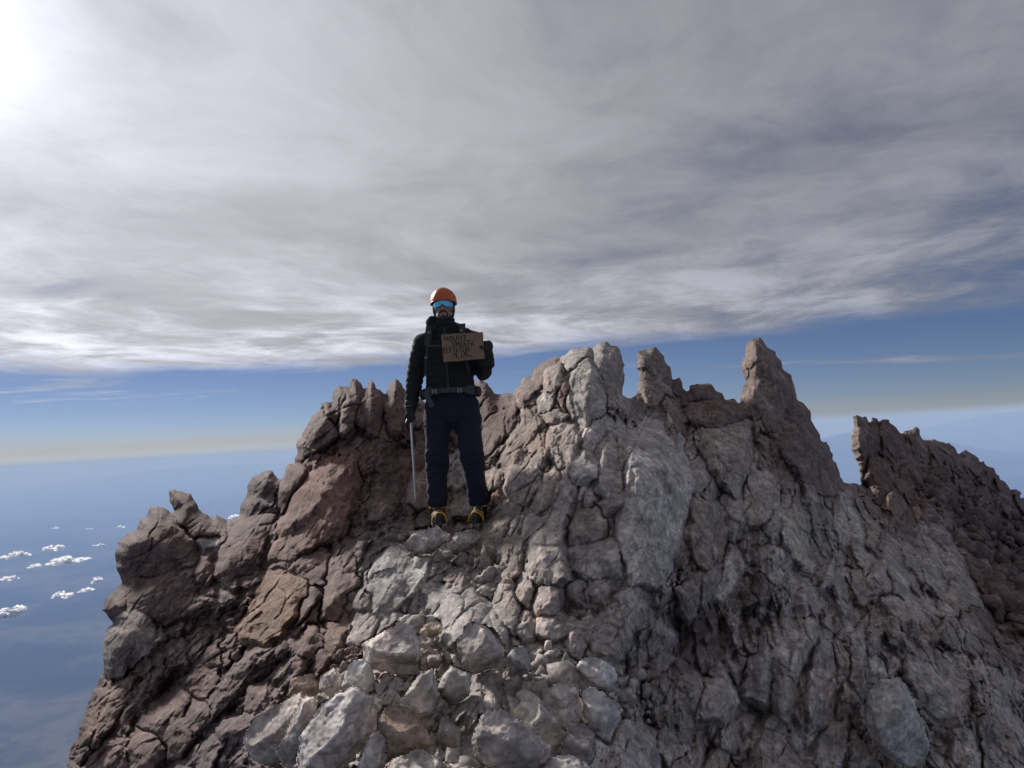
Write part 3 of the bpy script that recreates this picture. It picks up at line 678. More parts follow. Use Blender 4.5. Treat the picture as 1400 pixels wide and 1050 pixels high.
def joints(x, y, sz, s):
    """distance to the nearest straight joint, in photo pixels"""
    wx = .3 * sz * pln(x / sz + 4.1, y / sz + 2.2, s + 5); wy = .3 * sz * pln(x / sz + 9.1, y / sz + 6.2, s + 6)
    p = np.stack([(x + wx) / sz, (y + wy) / (sz * 1.7), 0 * x + .5], 1); p[:, 2] = .5
    i = np.floor(p).astype(np.int64); f1 = np.full(len(x), 9.); f2 = np.full(len(x), 9.)
    for a in (-1, 0, 1):
        for b in (-1, 0, 1):
            h = _h(i[:, 0] + a, i[:, 1] + b, i[:, 0] * 0, s)
            d = np.hypot(p[:, 0] - i[:, 0] - a - (h & 0x3ff) / 1024., p[:, 1] - i[:, 1] - b - ((h >> 10) & 0x3ff) / 1024.)
            m = d < f1; f2 = np.where(m, f1, np.minimum(f2, d)); f1 = np.where(m, d, f1)
    return (f2 - f1) * sz * .5

BOULDERS = []          # loose boulders: filled below, built after the bedrock
def boulder(*a, **k): BOULDERS.append((a[0], a[1], a, k))

LIGHT = (.43, .40, .39)
boulder("boulder", [(496, 879), (547, 853), (566, 856), (576, 896), (573, 921), (540, 922), (500, 910)], "flat-topped pale block with squared brown underside, propped over a dark hollow", 1.0, 'u1.15 d2.6+.42 l.5+.4 r.6+.4', (.44, .41, .40), .10)
boulder("boulder", [(404, 1062), (412, 1005), (440, 962), (482, 938), (508, 952), (516, 993), (490, 1030), (460, 1062)], "big pale slab with a bright left face and a shaded right face", .9, 'ul1.0 r.8 dr.6 u.7+.2', LIGHT, .05)
boulder("boulder", [(334, 1012), (345, 985), (411, 946), (432, 958), (415, 990), (395, 1030), (372, 1048), (345, 1040)], "long pale boulder with sharp slanting top edge and brown lower face", .8, 'ul1.3+.05 dr.45 d.5', (.41, .365, .34), .05)
boulder("boulder", [(378, 1030), (400, 990), (412, 955), (432, 952), (430, 985), (410, 1012), (396, 1056)], "narrow wedge of rock leaning between two pale slabs", .8, 'l.8 r.8 d.4', (.42, .37, .35), .12)
boulder("boulder", [(437, 944), (440, 925), (456, 912), (468, 925), (464, 946), (448, 952)], "small pale pointed rock above the big pale slab", .9, 'ul.9 dr.6', LIGHT, .05)
boulder("boulder", [(466, 940), (478, 908), (496, 900), (510, 912), (512, 945), (495, 950)], "pale block tucked between the big slab and the flat-topped block", .8, 'ul.8 r.6', (.43, .415, .405), .03)
boulder("boulder", [(518, 1038), (516, 985), (528, 968), (558, 967), (575, 985), (592, 1018), (575, 1026), (540, 1032), (526, 1044)], "brown stump-shaped rock with a splintered crown", 1.0, 'u1.0 l.7 r.6 d.4', (.30, .235, .19), .06)
boulder("boulder", [(646, 1008), (660, 978), (685, 970), (703, 979), (751, 1019), (754, 1036), (730, 1064), (690, 1062), (651, 1036)], "broad low boulder with a smooth sloping face and cracked corner", .8, 'u.8 d.5 r.5 l.4', (.37, .335, .325), .04)
boulder("boulder", [(698, 975), (712, 960), (733, 953), (752, 975), (774, 1004), (756, 1030), (735, 1010)], "sharp wedge of rock with a thin raised edge beside the rubble pocket", .8, 'ul1.0 dr.9 u.6', (.41, .39, .37), .07)
boulder("boulder", [(624, 882), (640, 853), (663, 856), (688, 885), (685, 905), (650, 921), (634, 912)], "rounded boulder split by a crease into bright top and dull front", 1.0, 'ul1.0 d.55 r.6+.1', (.42, .38, .365), .12)
boulder("boulder", [(692, 900), (700, 886), (716, 885), (726, 900), (722, 920), (700, 925)], "small bluish grey stone with a dark hollow underside", .9, 'u.9 d1.0+.2 r.5', (.36, .35, .36), .05)
boulder("boulder", [(548, 965), (562, 938), (577, 919), (591, 915), (600, 950), (592, 975), (575, 985)], "upright tapering block beside the dark hollow", .9, 'l.8 r.6 u.5', (.41, .39, .38), .06)
boulder("boulder", [(598, 940), (605, 922), (618, 912), (642, 922), (642, 945), (624, 966), (606, 955)], "lumpy grey rock wedged under the rounded boulder", .9, 'ul.6 dr.5', (.37, .35, .345), .06)
boulder("boulder", [(572, 865), (580, 853), (598, 849), (606, 857), (603, 867), (585, 873)], "small ochre stone perched behind the flat-topped block", .9, 'u.9 d.7', OCHRE, .06)
boulder("boulder", [(574, 884), (580, 871), (592, 872), (594, 884), (584, 888)], "small dark pebble stone at the top of the rubble pile", .9, None, (.25, .22, .22), .02)
boulder("boulder", [(576, 893), (588, 885), (600, 888), (598, 897), (582, 899)], "flat dark stone in the middle of the rubble pile", .8, None, (.26, .235, .23), .03)
boulder("boulder", [(583, 912), (585, 897), (604, 894), (606, 904), (598, 914)], "angular stone at the foot of the rubble pile", .9, 'u.9 d.6', (.3, .26, .25), .04)
boulder("boulder", [(573, 914), (575, 898), (582, 896), (585, 912), (578, 917)], "thin upright stone against the flat-topped block", .9, None, (.28, .25, .24), .05)
boulder("boulder", [(604, 905), (606, 888), (616, 892), (617, 908), (610, 914)], "dark upright stone beside the rounded boulder", .8, None, (.25, .22, .21), .02)
boulder("boulder", [(786, 912), (800, 900), (818, 900), (840, 914), (845, 930), (833, 945), (805, 934)], "pale bluish slab resting above the cracked square slab", .8, 'u.9 l.4 r.6 d.5', (.40, .385, .39), .06)
boulder("boulder", [(797, 945), (812, 940), (848, 966), (846, 985), (834, 1014), (812, 1004), (800, 975)], "cracked squarish slab with a pale upper face at the edge of shade", .7, 'u.8 l.4 r.7 d.4', (.40, .38, .38), .06)
boulder("boulder", [(768, 1020), (780, 990), (800, 990), (812, 1005), (814, 1035), (795, 1060), (770, 1052)], "dull grey boulder below the cracked square slab", .8, 'u.8 d.4 l.4', (.34, .31, .31), .03)
boulder("boulder", [(740, 1062), (755, 1036), (780, 1032), (805, 1045), (812, 1075), (770, 1090)], "grey boulder cut off by the lower edge, beside the broad low boulder", .8, 'u.9 d.4', (.37, .35, .345), .04)
boulder("boulder", [(524, 1075), (535, 1040), (572, 1024), (602, 1040), (605, 1080), (560, 1095)], "brownish boulder in front of the stump-shaped rock", .8, 'u1.0 d.4', (.37, .33, .30), .05)
boulder("boulder", [(486, 1062), (500, 1022), (514, 1000), (526, 1008), (528, 1045), (510, 1080)], "grey slab squeezed between the big pale slab and the stump-shaped rock", .7, 'u.6 l.4', (.38, .355, .35), .02)
boulder("boulder", [(1184, 982), (1188, 946), (1205, 930), (1230, 927), (1240, 940), (1245, 972), (1272, 1018), (1262, 1042), (1240, 1050), (1200, 1025)], "large pale boulder lying loose on the lower right rock face", .8, 'ul.5 r.6 dr.5 d.4', (.44, .415, .405), .16, group="loose boulders on the right face")
boulder("boulder", [(1185, 935), (1188, 902), (1198, 895), (1208, 905), (1214, 925), (1200, 940)], "small pointed stone on top of the large pale boulder", .8, None, (.39, .37, .35), .10, group="loose boulders on the right face")
boulder("boulder", [(554, 744), (567, 727), (598, 720), (613, 731), (610, 742), (590, 757), (566, 756)], "rounded flattish boulder under the climber's right boot", .8, 'u1.3 d.6 l.5 r.5', (.33, .295, .285), .06)
boulder("boulder", [(610, 744), (628, 728), (648, 724), (660, 734), (650, 746), (622, 759), (612, 756)], "brownish oval boulder under the climber's left boot", .8, 'u1.2 d.6 l.4', (.33, .29, .275), .06)
boulder("boulder", [(592, 766), (598, 752), (616, 752), (622, 762), (608, 770)], "little flat stone below the boulders at the climber's feet", .8, None, (.31, .28, .26), .04)
boulder("boulder", [(393, 950), (398, 930), (425, 920), (437, 935), (434, 948), (410, 956)], "brownish stone with a dark gap beneath, above the long pale boulder", .8, 'u.9 d1.0', (.33, .275, .24), .04)
boulder("boulder", [(737, 985), (742, 950), (760, 935), (786, 940), (797, 960), (790, 988), (772, 1000), (757, 985)], "smooth tan slab walling the rubble pocket", .5, 'u.5 l.8 r.4', (.37, .34, .33), -.06)



def build_ridge():
    sp = 1.4
    rng = np.random.default_rng(12)
    # rough skyline
    pts = []
    for (a, b) in zip(SKY_L[:-1], SKY_L[1:]):
        a = np.array(a, float); b = np.array(b, float); n = max(1, int(np.linalg.norm(b - a) / 2.5))
        for i in range(n): pts.append(a + (b - a) * i / n)
    pts.append(np.array(SKY_L[-1], float)); pts = np.array(pts)
    q3 = np.stack([pts[:, 0] / 9, pts[:, 1] / 9, 0 * pts[:, 0]], 1)
    jag = np.interp(pts[:, 0], [0, 1160, 1230, 1500], [1.0, 1.2, 2.2, 2.4])[:, None]
    pts += jag * (2.6 * np.stack([pln(pts[:, 0] / 14, pts[:, 1] / 14, 1), pln(pts[:, 0] / 14, pts[:, 1] / 14, 2)], 1) + 1.6 * np.stack([pln(pts[:, 0] / 6, pts[:, 1] / 6, 3), pln(pts[:, 0] / 6, pts[:, 1] / 6, 4)], 1))
    us = np.arange(40, 1722, sp); vs_ = np.arange(455, 1192, sp)
    U, V = np.meshgrid(us, vs_); sh = U.shape
    u, v = U.ravel(), V.ravel()
    # inside test and nearest skyline point
    poly = np.concatenate([pts, [[1735, 1200], [40, 1200]]])
    ins = np.zeros(len(u), bool)
    for a, b in zip(poly, np.roll(poly, -1, 0)):
        if a[1] == b[1]: continue
        cnd = ((a[1] > v) != (b[1] > v))
        idx = np.where(cnd)[0]
        ins[idx] ^= u[idx] < (b[0] - a[0]) * (v[idx] - a[1]) / (b[1] - a[1]) + a[0]
    best = np.full(len(u), 1e9); near = np.zeros((len(u), 2))
    for a, b in zip(pts[:-1], pts[1:]):
        m = (u > min(a[0], b[0]) - 75) & (u < max(a[0], b[0]) + 75) & (v > min(a[1], b[1]) - 75) & (v < max(a[1], b[1]) + 75)
        i = np.where(m)[0]
        if not len(i): continue
        d = b - a; t = np.clip(((u[i] - a[0]) * d[0] + (v[i] - a[1]) * d[1]) / (d @ d), 0, 1)
        x = a[0] + t * d[0]; y = a[1] + t * d[1]; dd = np.hypot(u[i] - x, v[i] - y)
        k = dd < best[i]; ii = i[k]; best[ii] = dd[k]; near[ii, 0] = x[k]; near[ii, 1] = y[k]
    keep = ins | (best < 1.25 * sp)
    out = keep & ~ins
    uu, vv = u.copy(), v.copy(); uu[out] = near[out, 0]; vv[out] = near[out, 1]
    dist = np.where(ins, best, 0.0)
    D0 = DEPTH_AT(uu, vv)
    # warped photo coordinates give the blocks uneven edges
    w3 = np.stack([uu / 30, vv / 30, 0 * uu], 1)
    wu = uu + 4.0 * pln(uu / 26, vv / 26, 61) + 2.2 * pln(uu / 9, vv / 9, 63)
    wv = vv + 4.0 * pln(uu / 26, vv / 26, 62) + 2.2 * pln(uu / 9, vv / 9, 64)
    WU, WV = wu.reshape(sh), wv.reshape(sh)
    H = np.full(sh, -.06); ID = np.full(sh, -1, np.int32)
    H += (.06 * pln(uu / 30, vv / 40, 71) + .03 * pln(uu / 11, vv / 14, 72)).reshape(sh)
    ax_ = np.interp(uu, [40, 300, 480, 600, 760, 900, 1050, 1180, 1300, 1520], [-52, -50, -58, -62, -64, -72, -96, -104, -118, -122]) * math.pi / 180
    # distance across the bedding, integrated column by column so that it stays continuous
    acr = uu + (vv - 760) / np.tan(-ax_); rib = .5 * pln(acr / 75, vv / 330, 91) + .3 * pln(acr / 34, vv / 170, 92)
    H += ((.27 * rib - .02) * np.interp(uu, [300, 640, 860, 960, 1400], [.35, .35, .6, 1.0, 1.0]) * (D0 / 5.0)).reshape(sh) * 1.0
    Hrib = H.copy()
    rocks = list(T)
    # blocks between the traced ones: random convex outlines following the bedding
    taken = [(r.c, r.r) for r in rocks]
    def axis(a, b):
        pu = [40, 300, 480, 600, 760, 900, 1050, 1180, 1300, 1520]; pa = [-52, -50, -58, -62, -64, -72, -96, -104, -118, -122]
        return RAD(np.interp(a, pu, pa))
    for (rad, n, el, pr, bs) in ((38, 300, 1.9, .75, .06), (22, 920, 1.9, .8, .035), (12, 1200, 1.7, .85, .01), (7.5, 1500, 1.5, .9, .0)):
        for _ in range(n):
            a, b = rng.uniform(60, 1690), rng.uniform(480, 1180)
            r_ = rad * rng.uniform(.75, 1.35)
            iu, iv = int((a - 40) / sp), int((b - 455) / sp)
            if not (0 <= iu < sh[1] and 0 <= iv < sh[0]) or not ins[iv * sh[1] + iu]: continue
            if best[iv * sh[1] + iu] < r_ * .3: continue
            if a > 1235 and b < 640 + (a - 1235) * 1.2 : r_ = min(r_, 13)
            if rad > 15 and any((a - c[0]) ** 2 + (b - c[1]) ** 2 < (.8 * (q + .55 * r_)) ** 2 for c, q in taken): continue
            th = axis(a, b) + rng.normal(0, .25); e = rng.uniform(1.1, el + .4)
            if a > 880 and rad > 15: e = rng.uniform(1.6, 3.6)
            if 470 < a < 800 and b > 760 and rng.random() < .6: th = rng.uniform(0, 3.14); e = rng.uniform(1, 1.5)
            m = rng.integers(5, 9); ang = np.sort(rng.uniform(0, 6.283, m)); ra = rng.uniform(.8, 1.15, m)
            lx, ly = ra * np.cos(ang) * r_ * math.sqrt(e), ra * np.sin(ang) * r_ / math.sqrt(e)
            P = np.stack([a + lx * math.cos(th) - ly * math.sin(th), b + lx * math.sin(th) + ly * math.cos(th)], 1)
            if len(hull(P)) < 4: continue
            rocks.append(Rock(P, pr * rng.uniform(.6, 1.3), None, None, rng.uniform(2.0, 4.5), bs + rng.uniform(-.02, .03), rng, rng.uniform(.82, 1.16)))
            if rad > 15: taken.append((np.array([a, b]), r_))
    for k, r in enumerate(rocks):
        lo, hi = r.P.min(0) - 14, r.P.max(0) + 14
        i0, i1 = max(0, int((lo[0] - 40) / sp)), min(sh[1], int((hi[0] - 40) / sp) + 1)
        j0, j1 = max(0, int((lo[1] - 455) / sp)), min(sh[0], int((hi[1] - 455) / sp) + 1)
        if i1 <= i0 or j1 <= j0: continue
        h, e = r.h(WU[j0:j1, i0:i1], WV[j0:j1, i0:i1])
        h = h + .75 * (Hrib[j0:j1, i0:i1] + .06) if k >= len(T) else h + .35 * (Hrib[j0:j1, i0:i1] + .06)
        sub = H[j0:j1, i0:i1]; m = (h > sub) & (e > -9)
        sub[m] = h[m]; ID[j0:j1, i0:i1][m] = k
    # hollows in which the loose boulders lie
    for bl in BOULDERS:
        hp = hull(bl[1]); c_ = hp.mean(0); e = np.full(sh, 1e9)
        for a, b in zip(hp, np.roll(hp, -1, 0)):
            d = (b - a) / np.linalg.norm(b - a); e = np.minimum(e, (WU - a[0]) * -d[1] + (WV - a[1]) * d[0])
        m = e > -2; H[m] = np.minimum(H[m], -.03 - .01 * np.clip(e[m] + 2, 0, 5)); ID[m] = -1
    # joints: dark gaps where two blocks meet
    big_ = np.zeros(sh, bool)
    rad_ = np.array([r.r for r in rocks] + [0.0])
    bd = np.zeros(sh)
    for (a, b) in ((0, 1), (1, 0), (1, 1), (1, -1)):
        sft = np.roll(np.roll(ID, a, 0), b, 1)
        df = (sft != ID) & (np.maximum(rad_[ID], rad_[sft]) > 8)
        bd = np.maximum(bd, df * np.clip(np.maximum(rad_[ID], rad_[sft]) / 22.0, .35, 1.0))
    soft = bd.copy()
    gap = np.clip(.22 + 1.1 * pln(uu / 40, vv / 40, 81), 0.0, 1.2).reshape(sh)
    H -= (.055 * soft * gap) * (D0.reshape(sh) / 5.0)
    # position: block relief, then fine relief; the face bends back towards the skyline
    h = H.ravel()
    P3 = CAM + ray(uu, vv) * (D0 - h)[:, None]
    fade = np.clip(dist / 9.0, 0, 1)
    km = D0 / FPX
    wl = 1 / (1 + np.exp((uu - 640) / 30.0)); FS = ((64, .55), (29, .66), (13.5, .48), (7.0, .22))
    def turned(a): c_, s_ = math.cos(a), math.sin(a); return uu * c_ - vv * s_, uu * s_ + vv * c_
    hn = wl * facets(*turned(RAD(-36)), km, FS, 300) + (1 - wl) * facets(*turned(RAD(8)), km, FS, 340)
    # splintered patches between the smooth faces
    XL, YL = turned(RAD(-36)); XR, YR = turned(RAD(8))
    rough = np.clip(.55 + .9 * pln(uu / 70, vv / 70, 511) + .35 * pln(uu / 24, vv / 24, 512), .08, 1.15)
    ids0 = ID.ravel(); rough *= np.where((ids0 >= 0) & (ids0 < len(T)), .42, 1.0)
    XE, YE = turned(RAD(27)); we = np.clip((uu - 1120) / 120, 0, 1)
    for (w_, l_, a_, sd_) in ((23, 60, 17., 601), (11.5, 30, 10.5, 611), (6.0, 15, 5.0, 621)):
        right = np.where(we > pln(uu / 40, vv / 40, 77) * .5 + .5, shingle(XE, YE, w_, l_, sd_ + 6), shingle(XR, YR, w_, l_, sd_ + 3))
        hn += rough * a_ * km * np.interp(uu, [820, 950], [1.0, 1.4]) * np.where(wl > .5 + .4 * pln(uu / 30, vv / 30, 78), shingle(XL, YL, w_, l_, sd_), right)
    for (sz, dp, sd_) in ((34, .045, 401), (15, .020, 402)):
        e_ = joints(acr, vv, sz, sd_); msk = np.clip(.35 + 1.3 * pln(uu / (sz * 2.2), vv / (sz * 2.2), sd_ + 9), 0, 1)
        hn -= dp * msk * np.clip(1 - e_ / 1.3, 0, 1) * (D0 / 5)
    hn += .002 * fbm(P3 * 34.0, 3, 31, True, .65)
    hn *= (.7 + .3 * fade)
    edge = np.clip(1 - dist / 20.0, 0, 1) ** 2
    Dn = D0 - (h + hn) * (.5 + .5 * fade) + edge * .30 * (D0 / 6.0)
    F3 = CAM + ray(uu, vv) * Dn[:, None]
    # far side: a rounded back, only where it can be seen past the crest
    Bd = Dn + (D0 / 6.0) * .55 * np.sqrt(np.clip(dist, 0, 60) / 25.0) + .15 * np.clip(dist / 10, 0, 1) * np.abs(fbm(P3 * 3 + 9, 3, 90))
    B3 = CAM + ray(uu, vv + .12 * dist) * Bd[:, None]
    # colours
    tint = tint_at(uu, vv)
    ids = ID.ravel()
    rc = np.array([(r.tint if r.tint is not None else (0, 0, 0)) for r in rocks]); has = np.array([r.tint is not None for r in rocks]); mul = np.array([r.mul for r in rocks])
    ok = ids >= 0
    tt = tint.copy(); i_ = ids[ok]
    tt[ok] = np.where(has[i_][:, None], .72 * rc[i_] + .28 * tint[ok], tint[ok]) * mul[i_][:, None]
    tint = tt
    # faces
    ny, nx = sh
    ix = np.arange(ny * nx).reshape(sh)
    Q = np.stack([ix[1:, :-1], ix[1:, 1:], ix[:-1, 1:], ix[:-1, :-1]], -1).reshape(-1, 4)
    Q = Q[keep[Q].all(1)]
    fid = ids[Q[:, 0]]
    back = Q[(dist[Q].max(1) < 52)][:, ::-1]; bid = ids[back[:, 3]]
    # the widest blocks in view become stones of their own, the rest is rubble
    infr = (uu >= 0) & (uu <= 1400) & (vv <= 1050)
    cnt = np.bincount(ids[ok & keep & infr], minlength=len(rocks))
    order = np.argsort(-cnt)[:298]; sel = set(int(k) for k in order if cnt[k] >= 24)
    root = obj("rock_ridge", None, kind='structure')
    N = len(F3)
    allV = np.concatenate([F3, B3]); allT = np.concatenate([tint, tint])
    Fq = np.concatenate([Q, back + N]); Fi = np.concatenate([fid, bid])
    edge_v = dist <= 0                                                     # weld front and back along the skyline
    rem = np.arange(2 * N); rem[N:][edge_v] = np.arange(N)[edge_v]; Fq = rem[Fq]
    Fi = np.where(np.isin(Fi, list(sel)), Fi, -1)
    o_ = np.argsort(Fi, kind='stable'); Fq, Fi = Fq[o_], Fi[o_]
    cut = np.searchsorted(Fi, np.unique(Fi)); lab = np.unique(Fi)
    for k, s0, s1 in zip(lab, cut, list(cut[1:]) + [len(Fi)]):
        f = Fq[s0:s1]; vi, inv = np.unique(f, return_inverse=True)
        nm = "rock" if k >= 0 else "rubble"
        me = mesh_np(nm, allV[vi], inv.reshape(f.shape), rock_m, False, allT[vi])
        obj(nm, me, root, kind=None if k >= 0 else 'stuff')
    print("ridge: verts", len(allV), "faces", len(Fq), "stones", len(lab))
build_ridge()

# ------------------------------------------------------------------ loose boulders
def make_boulder(name, poly, label, prot=.9, fac=None, tint=GREY, lift=0.0, depth=None, thick=.9, group="loose boulders below the climber", steep=3.0):
    r = Rock(poly, prot * 1.4, fac, tint, steep * 1.2, 0.0, even=True); r.fac = [(d_, sl_ * 1.45, of_ * 1.3) for d_, sl_, of_ in r.fac]
    P = r.P; yb = P[:, 1].max()
    D0 = depth if depth else float(DEPTH_AT(np.array([r.c[0]]), np.array([yb - .15 * (yb - P[:, 1].min())]))[0]) - lift - .08
    r.k = D0 / FPX
    lo, hi = P.min(0), P.max(0); sp = max(1.1, min(2.0, (hi - lo).max() / 34))
    us = np.arange(lo[0] - 3, hi[0] + 3 + sp, sp); vs_ = np.arange(lo[1] - 3, hi[1] + 3 + sp, sp)
    U, V = np.meshgrid(us, vs_); sh = U.shape; u, v = U.ravel(), V.ravel()
    w3 = np.stack([u / 16, v / 16, 0 * u + r.c[0]], 1)
    wu, wv = u + 1.5 * pln(u / 14, v / 14, 3) + 1.0 * pln(u / 5, v / 5, 5), v + 1.5 * pln(u / 14, v / 14, 4) + 1.0 * pln(u / 5, v / 5, 6)
    h, e = r.h(wu, wv)
    keep = e > -1.2 * sp
    h = np.maximum(h, 0); hb = np.minimum(np.clip(e, 0, 1e9) * r.k * 2.0, r.r * r.k * thick)
    P3 = CAM + ray(u, v) * (D0 - h)[:, None]
    f = np.clip(e / 4.0, 0, 1)
    sd_ = int(r.c[0]) * 7 + int(r.c[1])
    nz = facets(u + .5 * v, v, r.k, ((26, .20), (12, .15), (6.0, .07)), sd_) * f + .002 * fbm(P3 * 40, 3, 8) * f
    nz = nz - .014 * np.clip(1 - joints(u + .5 * v, v, 21, sd_ + 3) / 1.3, 0, 1) * np.clip(.1 + 1.2 * pln(u / 30, v / 30, sd_ + 4), 0, 1) * f
    A = CAM + ray(u, v) * (D0 - h - nz)[:, None]
    B = CAM + ray(u, v) * (D0 + hb + .02 * f)[:, None]
    ix = np.arange(len(u)).reshape(sh)
    Q = np.stack([ix[1:, :-1], ix[1:, 1:], ix[:-1, 1:], ix[:-1, :-1]], -1).reshape(-1, 4); Q = Q[keep[Q].all(1)]
    N = len(u); rem = np.arange(2 * N); ev = e <= 0; rem[N:][ev] = np.arange(N)[ev]
    Fq = np.concatenate([Q, rem[Q[:, ::-1] + N]])
    vi, inv = np.unique(Fq, return_inverse=True)
    allV = np.concatenate([A, B])[vi]
    org = np.array([allV[:, 0].mean(), allV[:, 1].mean(), allV[:, 2].min()])
    base = np.array((.95, .92, .885)) * np.array(tint)[None] * (1 + .12 * fbm(allV * 3.0, 3, 77))[:, None]
    me = mesh_np(name, allV - org, inv.reshape(Fq.shape), rock_m, False, base)
    return obj(name, me, label=label, cat="boulder", group=group, loc=Vector(org))

for _b in BOULDERS: make_boulder(*_b[2], **_b[3])

def scree():
    """rubble pocket between the foreground boulders"""
    rng = np.random.default_rng(33); Vs, Fs, Ts, n0 = [], [], [], 0
    zones = [(745, 930, 40, 26, 150, .020), (545, 940, 28, 20, 70, .016), (590, 890, 20, 22, 30, .016), (600, 1010, 45, 30, 140, .012), (690, 945, 30, 25, 80, .014),
             (345, 975, 45, 25, 50, .010), (560, 860, 25, 15, 40, .013), (660, 780, 40, 25, 90, .014), (590, 775, 30, 15, 50, .013), (880, 960, 45, 50, 110, .018),
             (545, 730, 25, 10, 40, .014), (1250, 960, 60, 40, 90, .018), (460, 890, 35, 30, 60, .014), (640, 1050, 60, 20, 90, .014), (1330, 720, 60, 30, 120, .05), (1280, 680, 30, 25, 100, .045), (1390, 780, 40, 40, 110, .05)]
    bm = bmesh.new(); bmesh.ops.create_icosphere(bm, subdivisions=1, radius=1)
    IV = np.array([x.co[:] for x in bm.verts]); IF = np.array([[x.index for x in f.verts] for f in bm.faces]); bm.free()
    for (cu, cv, su, sv, n, size) in zones:
        u = rng.normal(cu, su * .6, n); v = rng.normal(cv, sv * .6, n); D = DEPTH_AT(u, v)
        for i in range(n):
            r = size * rng.lognormal(-.1, .6)
            V = IV * (1 + rng.uniform(-.28, .28, (len(IV), 1))) * rng.uniform(.6, 1.5, 3) * r
            a = rng.normal(size=(3, 3)); qv, _ = np.linalg.qr(a); V = V @ qv
            Vs.append(V + at(u[i], v[i], D[i] - .015 - r * .4)); Fs.append(IF + n0); n0 += len(V)
            Ts.append(np.repeat(tint_at([u[i]], [v[i]]) * rng.uniform(.75, 1.2), len(V), 0))
    me = mesh_np("scree", np.concatenate(Vs), np.concatenate(Fs), rock_m, False, np.concatenate(Ts))
    obj("scree", me, kind='stuff', label="loose rock chips lying between the boulders", cat="scree")
scree()

# ------------------------------------------------------------------ the climber
PD = 5.65
PX = PD / FPX
FEET = at(625, 714, PD)
_r = ROLL
def lp(u, v, y=0.0):
    """photo pixel on the climber's plane -> climber's own axes (x to the viewer's right, y away, z up)"""
    du, dv = u - 625, 714 - v
    return np.array([(du * math.cos(_r) + dv * math.sin(_r)) * PX, y, (dv * math.cos(_r) - du * math.sin(_r)) * PX])

def tube(pts, rad, n=14, cap=True, upv=(0, 1, 0)):
    """closed tapered tube; rad = r or (rx, ry) for each point; returns V, F"""
    pts = [np.asarray(p, float) for p in pts]
    rad = [(r, r) if np.isscalar(r) else r for r in rad]
    V, F = [], []; m = len(pts); rings = []
    def frame(t):
        t = t / np.linalg.norm(t); a = np.asarray(upv, float)
        if abs(t @ a) > .92: a = np.array([1.0, 0, 0]) if abs(t[0]) < .9 else np.array([0, 0, 1.0])
        y = a - t * (a @ t); y /= np.linalg.norm(y); return np.cross(y, t), y
    seq = []
    for i, p in enumerate(pts):
        t = (pts[min(i + 1, m - 1)] - pts[max(i - 1, 0)]); x, y = frame(t); seq.append((p, x, y, rad[i][0], rad[i][1]))
    if cap:
        for end, sgn in ((0, -1), (-1, 1)):
            t = (pts[1] - pts[0]) if end == 0 else (pts[-1] - pts[-2]); t = t / np.linalg.norm(t)
            p, x, y, a, b = seq[end]; rr = min(a, b) * .8
            ex = [(p + sgn * t * rr * math.sin(q), x, y, a * math.cos(q), b * math.cos(q)) for q in (.5, 1.0, 1.4)]
            seq = (ex[::-1] + seq) if end == 0 else (seq + ex)
    for (p, x, y, a, b) in seq:
        s0 = len(V)
        for k in range(n):
            q = 2 * math.pi * k / n; V.append(p + x * a * math.cos(q) + y * b * math.sin(q))
        rings.append(s0)
    for a, b in zip(rings[:-1], rings[1:]):
        for k in range(n): F.append((a + k, a + (k + 1) % n, b + (k + 1) % n, b + k))
    F.append(tuple(range(rings[0] + n - 1, rings[0] - 1, -1))); F.append(tuple(range(rings[-1], rings[-1] + n)))
    return np.array(V), F
def ell(c, r, rot=None, sub=2):
    V, F = ico(sub); V = V * np.asarray(r)
    if rot is not None: V = V @ np.array(Matrix.Rotation(rot[1], 3, rot[0])).T
    return V + np.asarray(c), [tuple(f) for f in F]
def box(c, s, rot=None):
    V = np.array([(x, y, z) for z in (-.5, .5) for y in (-.5, .5) for x in (-.5, .5)]) * np.asarray(s)
    if rot is not None: V = V @ np.array(rot).T
    return V + np.asarray(c), [(0, 2, 3, 1), (4, 5, 7, 6), (0, 1, 5, 4), (2, 6, 7, 3), (0, 4, 6, 2), (1, 3, 7, 5)]
def join(parts):
    Vs, Fs, n = [], [], 0
    for V, F in parts:
        Vs.append(V); Fs += [tuple(i + n for i in f) for f in F]; n += len(V)
    return np.concatenate(Vs), Fs
def remesh(parts, vox, smooth=4):
    V, F = join(parts)
    me = bpy.data.meshes.new("tmp"); me.from_pydata(V.tolist(), [], F); me.update()
    o = bpy.data.objects.new("tmp", me); COL.objects.link(o)
    m = o.modifiers.new("r", 'REMESH'); m.mode = 'VOXEL'; m.voxel_size = vox
    if smooth:
        s = o.modifiers.new("s", 'SMOOTH'); s.iterations = smooth; s.factor = .5
    dg = bpy.context.evaluated_depsgraph_get(); dg.update()
    res = bpy.data.meshes.new_from_object(o.evaluated_get(dg))
    bpy.data.objects.remove(o, do_unlink=True); bpy.data.meshes.remove(me)
    n = len(res.vertices); co = np.empty(n * 3, np.float32); res.vertices.foreach_get('co', co)
    no = np.empty(n * 3, np.float32); res.vertices.foreach_get('normal', no)
    return res, co.reshape(-1, 3).astype(float), no.reshape(-1, 3).astype(float)
def finish(me, co, mat, name):
    me.vertices.foreach_set('co', np.asarray(co, np.float32).ravel()); me.update(); me.name = name
    me.materials.clear(); me.materials.append(mat)
    me.polygons.foreach_set('use_smooth', np.ones(len(me.polygons), dtype=bool)); return me
